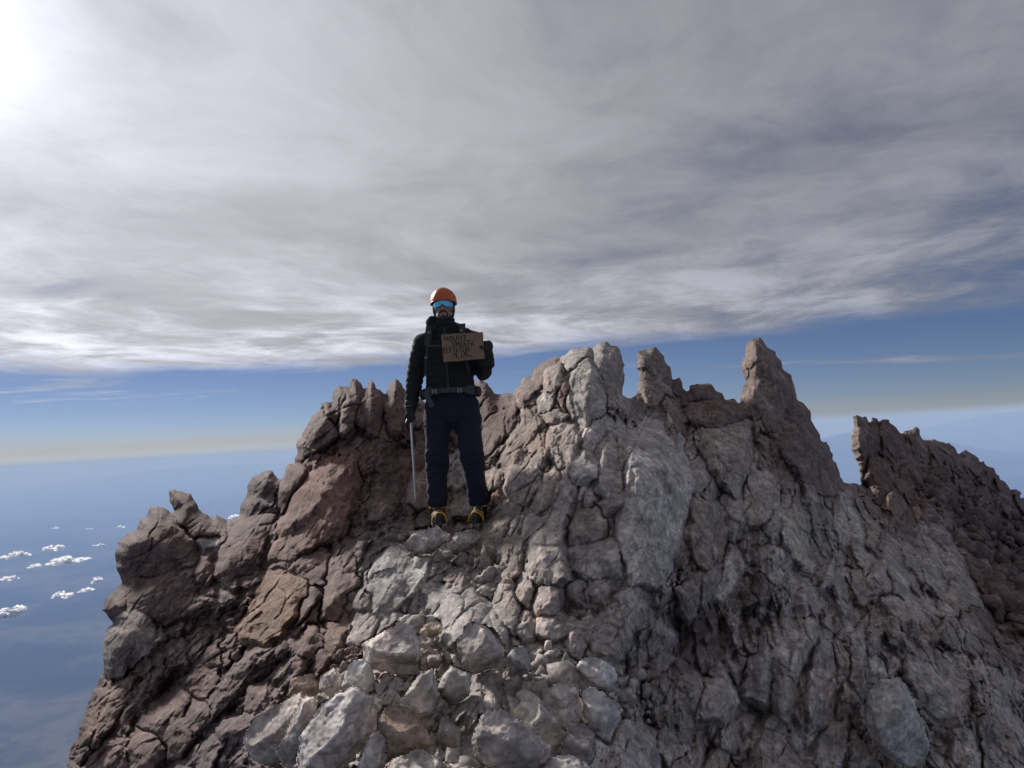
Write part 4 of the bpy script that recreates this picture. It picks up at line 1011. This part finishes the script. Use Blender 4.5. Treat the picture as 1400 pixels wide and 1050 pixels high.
def hard(name, parts, mat, bevel=0.0, smooth=False):
    V, F = join(parts); me = bpy.data.meshes.new(name); me.from_pydata(V.tolist(), [], F); me.update(); me.materials.append(mat)
    if bevel:
        bm = bmesh.new(); bm.from_mesh(me); bmesh.ops.bevel(bm, geom=bm.edges[:], offset=bevel, segments=2, affect='EDGES', clamp_overlap=True); bm.to_mesh(me); bm.free()
    if smooth: me.polygons.foreach_set('use_smooth', np.ones(len(me.polygons), dtype=bool))
    return me
def ribbon(pts, w, th, nrm=(0, -1, 0)):
    """flat strap along points, thickness towards nrm"""
    pts = [np.asarray(p, float) for p in pts]; n_ = np.asarray(nrm, float); V, F = [], []
    for i, p in enumerate(pts):
        t = pts[min(i + 1, len(pts) - 1)] - pts[max(i - 1, 0)]; t /= np.linalg.norm(t)
        s = np.cross(t, n_); s /= np.linalg.norm(s)
        V += [p + s * w / 2, p - s * w / 2, p - s * w / 2 + n_ * th, p + s * w / 2 + n_ * th]
    for i in range(len(pts) - 1):
        a, b = 4 * i, 4 * i + 4
        for k in range(4): F.append((a + k, a + (k + 1) % 4, b + (k + 1) % 4, b + k))
    F.append((3, 2, 1, 0)); e = 4 * (len(pts) - 1); F.append((e, e + 1, e + 2, e + 3))
    return np.array(V), F

M_jack = mat_new("jacket_nylon", (.007, .007, .008), .9, bump=(90, .25))
M_pant = mat_new("trouser_fabric", (.005, .007, .020), .95, bump=(160, .3))
M_glove = mat_new("glove_fabric", (.014, .014, .015), .8, bump=(120, .3))
M_skin = mat_new("skin", (.34, .20, .155), .6, var=.1, vscale=30)
M_beard = mat_new("beard_hair", (.05, .036, .03), .9, bump=(300, .6))
M_lip = mat_new("lip_skin", (.36, .15, .12), .5)
M_helm = mat_new("helmet_shell", (.46, .080, .016), .42, var=.06)
M_dark = mat_new("dark_plastic", (.012, .012, .014), .5)
M_lens = mat_new("mirror_lens", (.10, .46, .72), .12, .85)
M_pack = mat_new("pack_nylon", (.02, .021, .024), .75, bump=(150, .3))
M_strap = mat_new("webbing", (.032, .035, .042), .7, bump=(260, .3))
M_buck = mat_new("buckle_plastic", (.17, .175, .18), .4)
M_boot = mat_new("boot_leather", (.018, .017, .017), .65, bump=(70, .3))
M_yel = mat_new("yellow_binding", (.62, .33, .03), .5)
M_steel = mat_new("brushed_steel", (.45, .46, .48), .35, .9)
M_alu = mat_new("axe_shaft", (.52, .53, .55), .4, .6)
M_card = mat_new("cardboard", (.215, .138, .088), .9, var=.12, vscale=14)
M_ink = mat_new("marker_ink", (.010, .008, .008), .7)

person = obj("person", None, label="climber in black puffy jacket, navy trousers and orange helmet, standing holding a cardboard sign", cat="person", loc=Vector(FEET))

# joints
HEAD = lp(604.5, 418, -.01)
sR, sL = np.array([-.185, .02, 1.475]), np.array([.175, .02, 1.475])            # his right is on the viewer's left
eR, eL = np.array([-.285, .05, 1.19]), np.array([.275, .03, 1.185])
wR, wL = np.array([-.325, .0, .935]), np.array([.315, -.20, 1.30])
hR, hL = np.array([-.110, .0, .93]), np.array([.115, .0, .93])
kR, kL = np.array([-.134, -.015, .50]), np.array([.150, -.075, .505])
aR, aL = np.array([-.150, .0, .14]), np.array([.180, .0, .13])

def build_body():
    hz = HEAD[2] - .005; hx = HEAD[0]
    P = [ell((hx, 0, hz + .02), (.076, .096, .108)), ell((hx, -.03, hz - .055), (.058, .066, .058)),      # skull, jaw
         ell((hx, -.070, hz - .088), (.028, .026, .020)), ell((hx, -.098, hz - .012), (.013, .022, .020)),  # chin, nose tip
         tube([(hx, -.085, hz + .035), (hx, -.098, hz)], [.009, .012], 10),
         ell((hx - .045, -.062, hz - .010), (.024, .022, .020)), ell((hx + .045, -.062, hz - .010), (.024, .022, .020)),   # cheekbones
         tube([(hx - .05, -.078, hz + .043), (hx, -.092, hz + .046), (hx + .05, -.078, hz + .043)], [.010, .011, .010], 10),
         ell((hx - .078, .01, hz), (.010, .018, .030)), ell((hx + .078, .01, hz), (.010, .018, .030)),                     # ears
         tube([(hx, .015, hz - .06), (hx * .6, .02, 1.50)], [.056, .062]),
         tube([(0, .02, 1.50), (0, .03, 1.40), (0, .02, 1.2), (0, .02, 1.05), (0, .02, .93)], [(.12, .07), (.16, .10), (.14, .095), (.14, .095), (.15, .10)], 20),
         tube([sR, eR, wR], [.052, .042, .030]), tube([sL, eL, wL], [.052, .042, .030]),
         tube([hR, kR, aR, aR + (0, 0, -.06)], [.082, .056, .04, .04]), tube([hL, kL, aL, aL + (0, 0, -.06)], [.082, .056, .04, .04]),
         ell(wR + (0, -.005, -.05), (.03, .022, .045)), ell(wL + (.008, -.01, .03), (.03, .022, .045)),
         tube([aR + (0, .06, -.06), aR + (-.01, -.12, -.07)], [.032, .032]), tube([aL + (0, .06, -.06), aL + (.01, -.12, -.07)], [.032, .032])]
    me, co, no = remesh(P, .008, 5)
    obj("body", finish(me, co, M_skin, "body"), person)
build_body()

def build_jacket():
    P = [tube([(0, .02, 1.02), (0, .02, 1.08), (0, .02, 1.2), (0, .02, 1.34), (0, .025, 1.44), (-.005, .025, 1.50)],
              [(.200, .135), (.195, .14), (.190, .145), (.200, .145), (.190, .125), (.115, .095)], 24),
         tube([(-.02, .02, 1.47), (-.02, .012, 1.54), (-.02, .005, 1.605)], [(.125, .105), (.098, .095), (.090, .092)], 20),
         tube([sR + (.06, 0, 0), sR + (-.01, 0, -.01), (sR + eR) / 2 + (-.008, .01, 0), eR, (eR + wR) / 2, wR], [.088, .090, .080, .070, .062, .050], 16),
         tube([sL + (-.06, 0, 0), sL + (.01, 0, -.01), (sL + eL) / 2 + (.012, .01, 0), eL + (.008, 0, -.012), (eL + wL) / 2 + (.008, 0, 0), wL], [.088, .090, .082, .074, .066, .052], 16)]
    me, co, no = remesh(P, .010, 6)
    # quilting: torso baffles by height, sleeve baffles along each arm
    def along(p, a, b):
        d = b - a; L_ = np.linalg.norm(d); t = np.clip((p - a) @ d / L_ ** 2, 0, 1); q = a + t[:, None] * d
        return np.linalg.norm(p - q, axis=1), t * L_
    dT = np.abs(co[:, 0]) - .17
    best = np.where(dT < .02, .10, .16); par = co[:, 2].copy()
    for (a, b, off) in ((sR, eR, 0), (eR, wR, .35), (sL, eL, 0), (eL, wL, .35)):
        d, t = along(co, a, b)
        m = (d < best) & (np.abs(co[:, 0]) > .175); best = np.where(m, d, best); par = np.where(m, t + off, par)
    puff = np.abs(np.sin(math.pi * par / .052)) ** .6 - .55
    wr = fbm(co * 22, 3, 5)
    co = co + no * (.011 * puff + .006 * wr)[:, None]
    obj("jacket", finish(me, co, M_jack, "jacket"), person)
    z = hard("zip", [ribbon([(-.005, -.135, 1.04), (-.006, -.145, 1.2), (-.008, -.138, 1.34), (-.012, -.122, 1.44), (-.016, -.100, 1.55)], .012, .006)], M_dark)
    obj("zip", z, person)
    # hood bunched up behind the neck, fuller on his right
    H = [tube([(-.115, .015, 1.615), (-.09, .085, 1.60), (0.0, .115, 1.585), (.07, .085, 1.57), (.085, .02, 1.55)], [(.056, .066), (.062, .068), (.060, .060), (.05, .055), (.04, .045)], 14),
         ell((-.122, -.01, 1.605), (.044, .05, .066)), ell((-.10, -.045, 1.545), (.035, .04, .05))]
    me, co, no = remesh(H, .009, 5); co = co + no * (.008 * fbm(co * 20, 3, 15))[:, None]
    obj("hood", finish(me, co, M_jack, "hood"), person)
build_jacket()

def build_trousers():
    P = [tube([(0, .02, 1.06), (0, .02, .98), (0, .02, .90), (0, .02, .84)], [(.185, .125), (.195, .135), (.200, .135), (.17, .12)], 24),
         tube([hR + (.0, .02, .0), hR + (-.008, .01, -.16), kR + (0, .0, .02), (kR + aR) / 2, aR + (0, .01, .07), aR + (0, .01, .03)], [(.108, .118), (.100, .108), (.081, .088), (.076, .084), (.071, .080), (.073, .084)], 18),
         tube([hL + (.0, .02, .0), hL + (.014, .01, -.16), kL + (0, .0, .02), (kL + aL) / 2, aL + (0, .01, .07), aL + (0, .01, .03)], [(.108, .118), (.100, .108), (.083, .088), (.076, .084), (.071, .080), (.073, .084)], 18)]
    me, co, no = remesh(P, .010, 5)
    f = fbm(co * np.array([7, 7, 14]), 4, 25, True, .6)
    kn = np.exp(-((co[:, 2] - .50) / .10) ** 2) + .7 * np.exp(-((co[:, 2] - .2) / .08) ** 2) + .5 * np.exp(-((co[:, 2] - .80) / .07) ** 2) + .3
    co = co + no * (.030 * f * kn)[:, None]
    obj("trousers", finish(me, co, M_pant, "trousers"), person)
build_trousers()

def build_head_gear():
    hx, hz = HEAD[0], HEAD[2]
    # helmet: shell with a rim, dark vents, chin strap
    n, m = 36, 16; V, F = [], []
    for i in range(m + 1):
        a = (math.pi / 2) * (1.0 - i / m) ; z = math.sin(a); rr = math.cos(a) ** .82 if a < 1.57 else 0
        for k in range(n):
            q = 2 * math.pi * k / n; cx, cy = math.cos(q), math.sin(q)
            drop = -.012 * (cy > 0) * cy - .010 * abs(cx) ** 3
            rib = 1 + .012 * math.cos(6 * q) * math.sin(2 * a)
            V.append((hx + .103 * rr * cx * rib, .005 + .128 * rr * cy * rib, hz + .045 + .118 * z * (1 - .05 * abs(cx)) + drop * (1 - z)))
    for i in range(m):
        for k in range(n): a = i * n + k; b = i * n + (k + 1) % n; F.append((a, a + n, b + n, b))
    me = mesh_np("helmet", V, F, M_helm)
    bm = bmesh.new(); bm.from_mesh(me); bmesh.ops.remove_doubles(bm, verts=bm.verts, dist=1e-4); bmesh.ops.recalc_face_normals(bm, faces=bm.faces)
    g_ = bmesh.ops.solidify(bm, geom=bm.faces[:], thickness=.006); bm.to_mesh(me); bm.free()
    me.polygons.foreach_set('use_smooth', np.ones(len(me.polygons), dtype=bool))
    hl = obj("helmet", me, person)
    rim = []
    for k in range(25):
        q = 2 * math.pi * k / 24; rim.append((hx + .1045 * math.cos(q), .005 + .1295 * math.sin(q), hz + .046 - .012 * max(0, math.sin(q)) - .010 * abs(math.cos(q)) ** 3))
    obj("rim", hard("rim", [tube(rim, [.006] * 25, 8, False)], M_helm, smooth=True), hl)
    for (q, a, sx, sz) in ((-38, .62, .016, .010), (38, .62, .016, .010), (-68, .70, .012, .010), (-112, .70, .012, .010), (-8, .40, .018, .009), (188, .40, .018, .009), (-28, .28, .015, .008), (208, .28, .015, .008)):
        q = RAD(q); rr = math.cos(a) ** .82
        c = np.array([hx + .103 * rr * math.cos(q), .005 + .128 * rr * math.sin(q), hz + .045 + .118 * math.sin(a)])
        nn = np.array([math.cos(q) * math.cos(a) / .103, math.sin(q) * math.cos(a) / .128, math.sin(a) / .118]); nn /= np.linalg.norm(nn)
        R_ = np.array(Vector(nn).to_track_quat('Y', 'Z').to_matrix())
        obj("vent", hard("vent", [box(c, (sx * 1.6, .010, sz * 1.5), R_)], M_dark, .003), hl)
    for s in (-1, 1):
        obj("chin_strap", hard("chin_strap", [ribbon([(hx + s * .086, -.03, hz + .04), (hx + s * .082, -.04, hz - .03), (hx + s * .05, -.055, hz - .10), (hx + s * .01, -.06, hz - .122)], .014, .004, (s * .9, -.43, 0))], M_dark), hl)
    # balaclava edges the face
    B = [tube([(hx - .080, .01, hz + .03), (hx - .079, .0, hz - .03), (hx - .066, -.02, hz - .09), (hx - .02, -.04, hz - .13), (hx + .02, -.04, hz - .13), (hx + .066, -.02, hz - .09), (hx + .079, .0, hz - .03), (hx + .080, .01, hz + .03)], [.013] * 8, 10)]
    me, co, no = remesh(B, .007, 3); obj("balaclava", finish(me, co, M_glove, "balaclava"), person)
    # wraparound mirrored glasses
    def shield(off, z0, z1, w):
        V, F = [], []; nu, nv = 22, 8
        for j in range(nv + 1):
            for i in range(nu + 1):
                t = -1 + 2 * i / nu; a = t * 1.12; s = j / nv
                notch = .020 * math.exp(-(t / .15) ** 2) * (1 - s) ; lo = z0 + notch + .010 * abs(t) ** 3 + .004 * (1 - abs(t)); hi = z1 - .006 * abs(t) ** 2
                V.append((hx + w * math.sin(a), -.008 - (.102 + off) * math.cos(a), lo + (hi - lo) * s))
        for j in range(nv):
            for i in range(nu): a = j * (nu + 1) + i; F.append((a, a + 1, a + nu + 2, a + nu + 1))
        return np.array(V), F
    V1, F1 = shield(.006, hz - .010, hz + .047, .086); V2, F2 = shield(.002, hz - .010, hz + .047, .083)
    F2 = [tuple(reversed(f)) for f in F2]
    gl = obj("glasses", hard("glasses", [(V1, F1), (V2, F2)], M_lens, smooth=True), person)
    top = [V1[8 * 23 + i] + (0, 0, .001) for i in range(23)]
    obj("frame", hard("frame", [tube(top, [.0035] * 23, 8)], M_dark, smooth=True), gl)
    for s in (-1, 1): obj("temple", hard("temple", [tube([(hx + s * .078, -.05, hz + .035), (hx + s * .082, .02, hz + .03)], [.004, .004], 8)], M_dark), gl)
    # beard and mouth
    B = [ell((hx, -.080, hz - .092), (.030, .026, .026)), tube([(hx - .034, -.079, hz - .052), (hx - .016, -.094, hz - .040), (hx, -.099, hz - .037), (hx + .016, -.094, hz - .040), (hx + .034, -.079, hz - .052)], [.007, .008, .008, .008, .007], 8),
         tube([(hx - .034, -.078, hz - .052), (hx - .034, -.076, hz - .075), (hx - .026, -.078, hz - .095)], [.007, .008, .010], 8), tube([(hx + .034, -.078, hz - .052), (hx + .034, -.076, hz - .075), (hx + .026, -.078, hz - .095)], [.007, .008, .010], 8)]
    me, co, no = remesh(B, .005, 2); co = co + no * (.003 * fbm(co * 90, 3, 5))[:, None]; obj("beard", finish(me, co, M_beard, "beard"), person)
    obj("lips", hard("lips", [tube([(hx - .022, -.086, hz - .056), (hx, -.097, hz - .055), (hx + .022, -.086, hz - .056)], [(.003, .004), (.006, .006), (.003, .004)], 10)], M_lip, smooth=True), person)
build_head_gear()

def glove_mesh(palm, fingers, thumb, cuff, mat, name):
    P = list(palm) + [tube(f, [.0125, .012, .011, .0095][:len(f)], 10) for f in fingers] + [tube(thumb, [.016, .014, .011][:len(thumb)], 10), cuff]
    me, co, no = remesh(P, .0055, 3); return finish(me, co + no * (.0025 * fbm(co * 60, 3, 9))[:, None], mat, name)
def build_gloves():
    # his right hand closed over the axe head
    c = wR + np.array([-.004, -.008, -.078])
    fing = []
    for i, (dy, L_) in enumerate(((-.034, .9), (-.012, 1.0), (.011, .97), (.032, .85))):
        fing.append([c + (-.026, dy, .022), c + (-.040, dy - .002, -.012 * L_), c + (-.022, dy - .002, -.040 * L_), c + (.004, dy - .001, -.036 * L_)])
    th = [c + (.022, -.02, .025), c + (.030, -.042, -.002), c + (.012, -.050, -.026)]
    me = glove_mesh([ell(c, (.034, .046, .044)), ell(c + (.004, 0, .03), (.032, .038, .035))], fing, th, tube([wR + (0, 0, .035), wR + (-.002, -.004, -.03)], [.050, .042], 14), M_glove, "glove")
    gl = obj("glove", me, person)
    obj("cuff_cord", hard("cuff_cord", [tube([wR + np.array([.050 * math.cos(q), .050 * math.sin(q), .012 + .008 * math.cos(q)]) for q in np.linspace(0, 6.283, 17)], [.003] * 17, 6, False)], M_buck, smooth=True), gl)
    # his left hand pinching the right edge of the sign: fingers behind, thumb in front
    c = wL + np.array([.012, -.018, .062])
    fing = []
    for i, (dz, L_) in enumerate(((.034, .92), (.012, 1.0), (-.011, .96), (-.033, .82))):
        fing.append([c + (.012, .006, dz), c + (-.018, .010, dz + .002), c + (-.048 * L_, .004, dz + .003), c + (-.078 * L_, .001, dz + .002)])
    th = [c + (.006, -.022, -.030), c + (-.024, -.040, -.018), c + (-.058, -.042, -.004)]
    me = glove_mesh([ell(c + (.008, -.004, .0), (.036, .036, .050)), ell(c + (.0, -.002, -.035), (.034, .034, .03))], fing, th, tube([wL + (.0, .03, -.035), wL + (.006, -.006, .02)], [.054, .044], 14), M_glove, "glove")
    obj("glove", me, person)
    return c
GC = build_gloves()

def build_boots():
    for s, a, yaw in ((-1, aR, -.16), (1, aL, .12)):
        z0 = a[2] - .125                                                       # sole on the ground
        root = np.array([a[0], 0.0, z0])
        R_ = np.array(Matrix.Rotation(yaw * -1, 3, 'Z'))
        def W_(parts): return [((V * 1.16) @ R_.T + root, F) for V, F in parts]
        P = [tube([(0, .075, .040), (0, .03, .045), (0, -.06, .042), (0, -.13, .036), (0, -.165, .034)], [(.038, .040), (.043, .046), (.046, .044), (.047, .036), (.036, .026)], 16),
             tube([(0, .035, .06), (0, .025, .12), (0, .02, .185)], [(.052, .066), (.054, .064), (.060, .068)], 16),
             tube([(0, .0, .085), (0, -.07, .062)], [(.044, .035), (.045, .03)], 14)]
        V, F = join(P); me, co, no = remesh(W_([(V, F)]), .008, 4)
        bt = obj("boot", finish(me, co, M_boot, "boot"), person)
        sole = []
        for (y, w) in ((.105, .030), (.06, .040), (0, .038), (-.06, .043), (-.12, .046), (-.165, .034), (-.185, .016)): sole.append((y, w))
        SV, SF = [], []
        for (y, w) in sole:
            for (x, z) in ((-w, -.002), (w, -.002), (w, .018), (-w, .018)): SV.append((x, y, z))
        for i in range(len(sole) - 1):
            for k in range(4): SF.append((4 * i + k, 4 * i + (k + 1) % 4, 4 * i + 4 + (k + 1) % 4, 4 * i + 4 + k))
        SF += [(3, 2, 1, 0), (len(SV) - 4, len(SV) - 3, len(SV) - 2, len(SV) - 1)]
        obj("sole", hard("sole", W_([(np.array(SV), SF)]), M_dark, .003), bt)
        # yellow laces across the instep
        lac = []
        for (y, z, w) in ((-.085, .093, .03), (-.062, .104, .032), (-.045, .122, .034), (-.045, .145, .036)):
            lac.append(tube([(-w, y + .02, z - .012), (0, y, z), (w, y + .02, z - .010)], [.0035] * 3, 6))
        obj("lace", hard("lace", W_(lac), M_yel, smooth=True), bt)
        # crampon: steel frame and points, yellow toe basket, strap
        fr = [ribbon([(x * .036, .09, -.004), (x * .040, 0, -.004), (x * .044, -.10, -.004), (x * .03, -.17, -.004)], .010, .003, (0, 0, -1)) for x in (-1, 1)] + \
             [box((0, y, -.006), (.075, .014, .003)) for y in (.07, -.06, -.13)]
        obj("crampon_frame", hard("crampon_frame", W_(fr), M_steel), bt)
        for (x, y, dy) in ((-.036, .08, .0), (.036, .08, .0), (-.040, .0, .0), (.040, .0, .0), (-.045, -.10, -.005), (.045, -.10, -.005), (-.022, -.175, -.035), (.022, -.175, -.035)):
            obj("point", hard("point", W_([tube([(x, y, -.004), (x, y + dy, -.030)], [.006, .0012], 6)], ), M_steel), bt)
        arch = [(-.050 * math.cos(q) , -.150 - .012 * math.sin(q), .012 + .062 * math.sin(q)) for q in np.linspace(0, math.pi, 15)]
        obj("toe_basket", hard("toe_basket", W_([tube(arch, [(.004, .008)] * 15, 8), tube([(p[0] * .96, p[1] + .045, .004 + (p[2] - .004) * 1.12) for p in arch], [(.003, .006)] * 15, 8)]), M_yel, smooth=True), bt)
        hoop = [(.058 * math.cos(q), .022 + .068 * math.sin(q), .092 - .012 * math.sin(q)) for q in np.linspace(0, 6.283, 21)]
        obj("ankle_strap", hard("ankle_strap", W_([tube(hoop, [(.0035, .008)] * 21, 8, False, (0, 0, 1))]), M_yel, smooth=True), bt)
build_boots()

# ------------------------------------------------------------------ backpack, sign, ice axe
def build_pack():
    pk = obj("backpack", None, label="black mountaineering backpack with grey hip belt, worn by the climber", cat="backpack", loc=Vector(FEET))
    P = [tube([(.0, .235, 1.02), (.0, .25, 1.12), (.01, .255, 1.3), (.02, .24, 1.46)], [(.135, .085), (.15, .10), (.15, .10), (.145, .09)], 22)]
    me, co, no = remesh(P, .012, 4); co = co + no * (.010 * fbm(co * 12, 3, 7))[:, None]; obj("bag", finish(me, co, M_pack, "bag"), pk)
    me, co, no = remesh([ell((.075, .20, 1.515), (.125, .105, .062)), ell((.15, .17, 1.50), (.055, .075, .048))], .010, 3)
    co = co + no * (.010 * fbm(co * 16, 3, 17))[:, None]; lid = obj("lid", finish(me, co, M_pack, "lid"), pk)
    obj("buckle", hard("buckle", [box((.14, .09, 1.53), (.022, .008, .014))], M_buck, .002), lid)
    for s in (-1, 1):
        x = s * .128 - .008
        pts = [(x * .95, .145, 1.50), (x * 1.0, .06, 1.585), (x * 1.02, -.03, 1.575), (x * 1.05, -.095, 1.50), (x * 1.12, -.135, 1.40), (x * 1.25, -.145, 1.28), (x * 1.38, -.11, 1.17)]
        st = obj("shoulder_strap", hard("shoulder_strap", [ribbon(pts[:5], .055, .014, (0, -.8, .6)), ribbon(pts[4:], .022, .008, (0, -1, 0))], M_pack, .003), pk)
        obj("webbing", hard("webbing", [ribbon([(x * 1.05, -.118, 1.49), (x * 1.12, -.156, 1.40), (x * 1.2, -.160, 1.32)], .014, .003)], M_strap), st)
        obj("buckle", hard("buckle", [box((x * 1.02, -.112, 1.515), (.024, .010, .018))], M_buck, .002), st); obj("buckle", hard("buckle", [box((x * 1.22, -.16, 1.31), (.022, .010, .016))], M_buck, .002), st)
    obj("sternum_strap", hard("sternum_strap", [ribbon([(-.145, -.165, 1.40), (-.05, -.178, 1.395), (.04, -.178, 1.395), (.13, -.165, 1.40)], .016, .004)], M_strap), pk)
    ring = [(.212 * math.sin(q), .02 - .155 * math.cos(q), 1.035 + .01 * math.cos(q)) for q in np.linspace(-2.3, 2.3, 31)]
    V, F = [], []
    for i, p in enumerate(ring):
        q = -2.3 + 4.6 * i / 30; nn = np.array([math.sin(q), -math.cos(q), 0]); h_ = .020 if abs(q) < .75 else .036
        for d, z in ((0, -h_), (.012, -h_), (.012, h_), (0, h_)): V.append(np.array(p) + nn * d + (0, 0, z))
    for i in range(30):
        for k in range(4): F.append((4 * i + k, 4 * i + (k + 1) % 4, 4 * i + 4 + (k + 1) % 4, 4 * i + 4 + k))
    F += [(3, 2, 1, 0), (120, 121, 122, 123)]
    belt = obj("hip_belt", hard("hip_belt", [(np.array(V), F)], M_strap), pk)
    for x in (-.115, .085): obj("buckle", hard("buckle", [box((x - .012, -.142 + .35 * x * x, 1.040), (.012, .014, .040)), box((x + .012, -.142 + .35 * x * x, 1.040), (.012, .014, .040)), box((x, -.142 + .35 * x * x, 1.040), (.024, .010, .012))], M_buck, .002), belt)
    obj("loose_strap", hard("loose_strap", [ribbon([(-.190, -.120, 1.045), (-.165, -.150, .985), (-.130, -.158, .920)], .040, .006)], M_strap, .001), pk)
    for s in (-1, 1):
        me, co, no = remesh([ell((s * .222, .0, 1.03), (.032, .065, .048))], .009, 2); obj("belt_pocket", finish(me, co, M_pack, "belt_pocket"), pk)
build_pack()

STROKES = {'M': [[(0, 0), (.12, 1), (.5, .35), (.85, 1), (1, 0)]], 'O': [[(.5, 1), (.1, .8), (0, .45), (.2, .05), (.6, 0), (.95, .3), (.95, .75), (.5, 1)]],
           'U': [[(0, 1), (.05, .2), (.4, 0), (.85, .1), (1, 1)]], 'N': [[(0, 0), (.05, 1), (.9, 0), (1, 1)]], 'T': [[(0, 1), (1, .97)], [(.5, .98), (.46, 0)]],
           'S': [[(1, .9), (.5, 1), (.1, .8), (.3, .55), (.85, .42), (.9, .12), (.45, 0), (0, .1)]], 'H': [[(0, 1), (.05, 0)], [(1, 1), (.95, 0)], [(.02, .5), (.97, .53)]],
           'A': [[(0, 0), (.5, 1), (1, 0)], [(.2, .38), (.82, .38)]], 'E': [[(1, 1), (.05, 1), (0, 0), (1, .03)], [(.03, .52), (.8, .52)]], 'L': [[(0, 1), (.05, 0), (1, .02)]],
           'V': [[(0, 1), (.45, 0), (1, 1)]], 'I': [[(.1, 1), (.9, 1)], [(.5, 1), (.5, 0)], [(.1, 0), (.9, 0)]], '1': [[(.5, 1), (.45, 0)]], '4': [[(.1, 1), (.1, .5), (.9, .48)], [(.75, 1), (.7, 0)]],
           '7': [[(0, 1), (1, 1), (.35, 0)]], '9': [[(.95, .75), (.5, 1), (.05, .75), (.4, .48), (.92, .65), (.95, .8), (.8, 0)]], ',': [[(.5, .12), (.35, -.15)]],
           'f': [[(.9, .95), (.5, .9), (.45, 0)], [(.1, .55), (.85, .55)]], 't': [[(.5, 1), (.5, .05), (.85, .02)], [(.1, .62), (.9, .62)]]}
def build_sign():
    w, h, t = .328, .212, .006
    c = lp(635, 478.5, -.262)
    rot = Matrix.Rotation(RAD(4), 3, 'Z') @ Matrix.Rotation(RAD(-4), 3, 'X')
    sg = obj("cardboard_sign", None, label="brown cardboard sign with hand-lettered marker text, held by the climber", cat="sign", loc=Vector(FEET + c))
    sg.rotation_euler = rot.to_euler()
    rng = np.random.default_rng(3); n = 28; V, F = [], []
    out = []
    for (a, b, k) in (((0, 1), (.98, 1.02), 12), ((.985, 1.02), (1.0, .03), 8), ((1.0, .03), (.03, -.02), 12), ((.03, -.02), (0, 1), 8)):
        for i in range(k): out.append((a[0] + (b[0] - a[0]) * i / k, a[1] + (b[1] - a[1]) * i / k))
    out = np.array(out) - .5; out *= (w, h); out += rng.normal(0, .0008, out.shape)
    m = len(out)
    V = [(x, .0, z) for x, z in out] + [(x, t, z) for x, z in out]
    F = [tuple(range(m - 1, -1, -1)), tuple(range(m, 2 * m))] + [(i, (i + 1) % m, m + (i + 1) % m, m + i) for i in range(m)]
    obj("board", hard("board", [(np.array(V, float), F)], M_card), sg)
    for (txt, x0, x1, y0, y1) in (("MOUNT", 4.0, 35, 2.6, 9), ("SHASTA", 14, 43.5, 9.8, 16.6), ("ELEVATION", 2.5, 38.5, 17.8, 24.4), ("14,179", 14.5, 34, 25.4, 32.6), ("ft", 35.0, 39.5, 29, 32.6)):
        parts = []; k = len(txt); cw = (x1 - x0) / k
        for i, ch in enumerate(txt):
            if ch == ',': pass
            ox = x0 + i * cw + rng.normal(0, .12); oy = rng.normal(0, .25); sl = rng.normal(.04, .04)
            for st in STROKES[ch]:
                pts = [(((ox + (p[0] + sl * p[1]) * cw * .68) / 56.0 - .5) * w, -.0006, (.5 - (y1 + oy - p[1] * (y1 - y0)) / 36.0) * h) for p in st]
                parts.append(ribbon(pts, .0074 if len(txt) > 2 else .0052, .0008))
        obj("lettering", hard("lettering", parts, M_ink), sg)
build_sign()

def build_axe():
    c = wR + np.array([-.004, -.008, -.078]); tip = lp(569, 686, -.045)
    ax = obj("ice_axe", None, label="ice axe with silver shaft hanging point down from the climber's gloved hand", cat="ice axe", loc=Vector(FEET))
    top = c + (.0, -.004, -.010)
    obj("shaft", hard("shaft", [tube([top, tip + (tip - top) * -.06], [(.0085, .0125)] * 2, 14)], M_alu, smooth=True), ax)
    d = (tip - top) / np.linalg.norm(tip - top)
    obj("spike", hard("spike", [tube([tip - d * .045, tip - d * .03, tip], [(.0095, .0135), (.008, .01), .0012], 12)], M_steel, smooth=True), ax)
    pick = [top + (0, .005, 0), top + (-.010, -.055, -.002), top + (-.016, -.105, -.016), top + (-.020, -.150, -.042)]
    obj("pick", hard("pick", [tube(pick, [(.004, .014), (.004, .012), (.0035, .009), (.001, .003)], 8, True, (0, 0, 1))], M_steel), ax)
    adze = [top + (0, .0, 0), top + (.004, .055, .0), top + (.006, .088, -.012)]
    obj("adze", hard("adze", [tube(adze, [(.006, .012), (.018, .005), (.026, .0025)], 8, True, (0, 0, 1))], M_steel), ax)
build_axe()
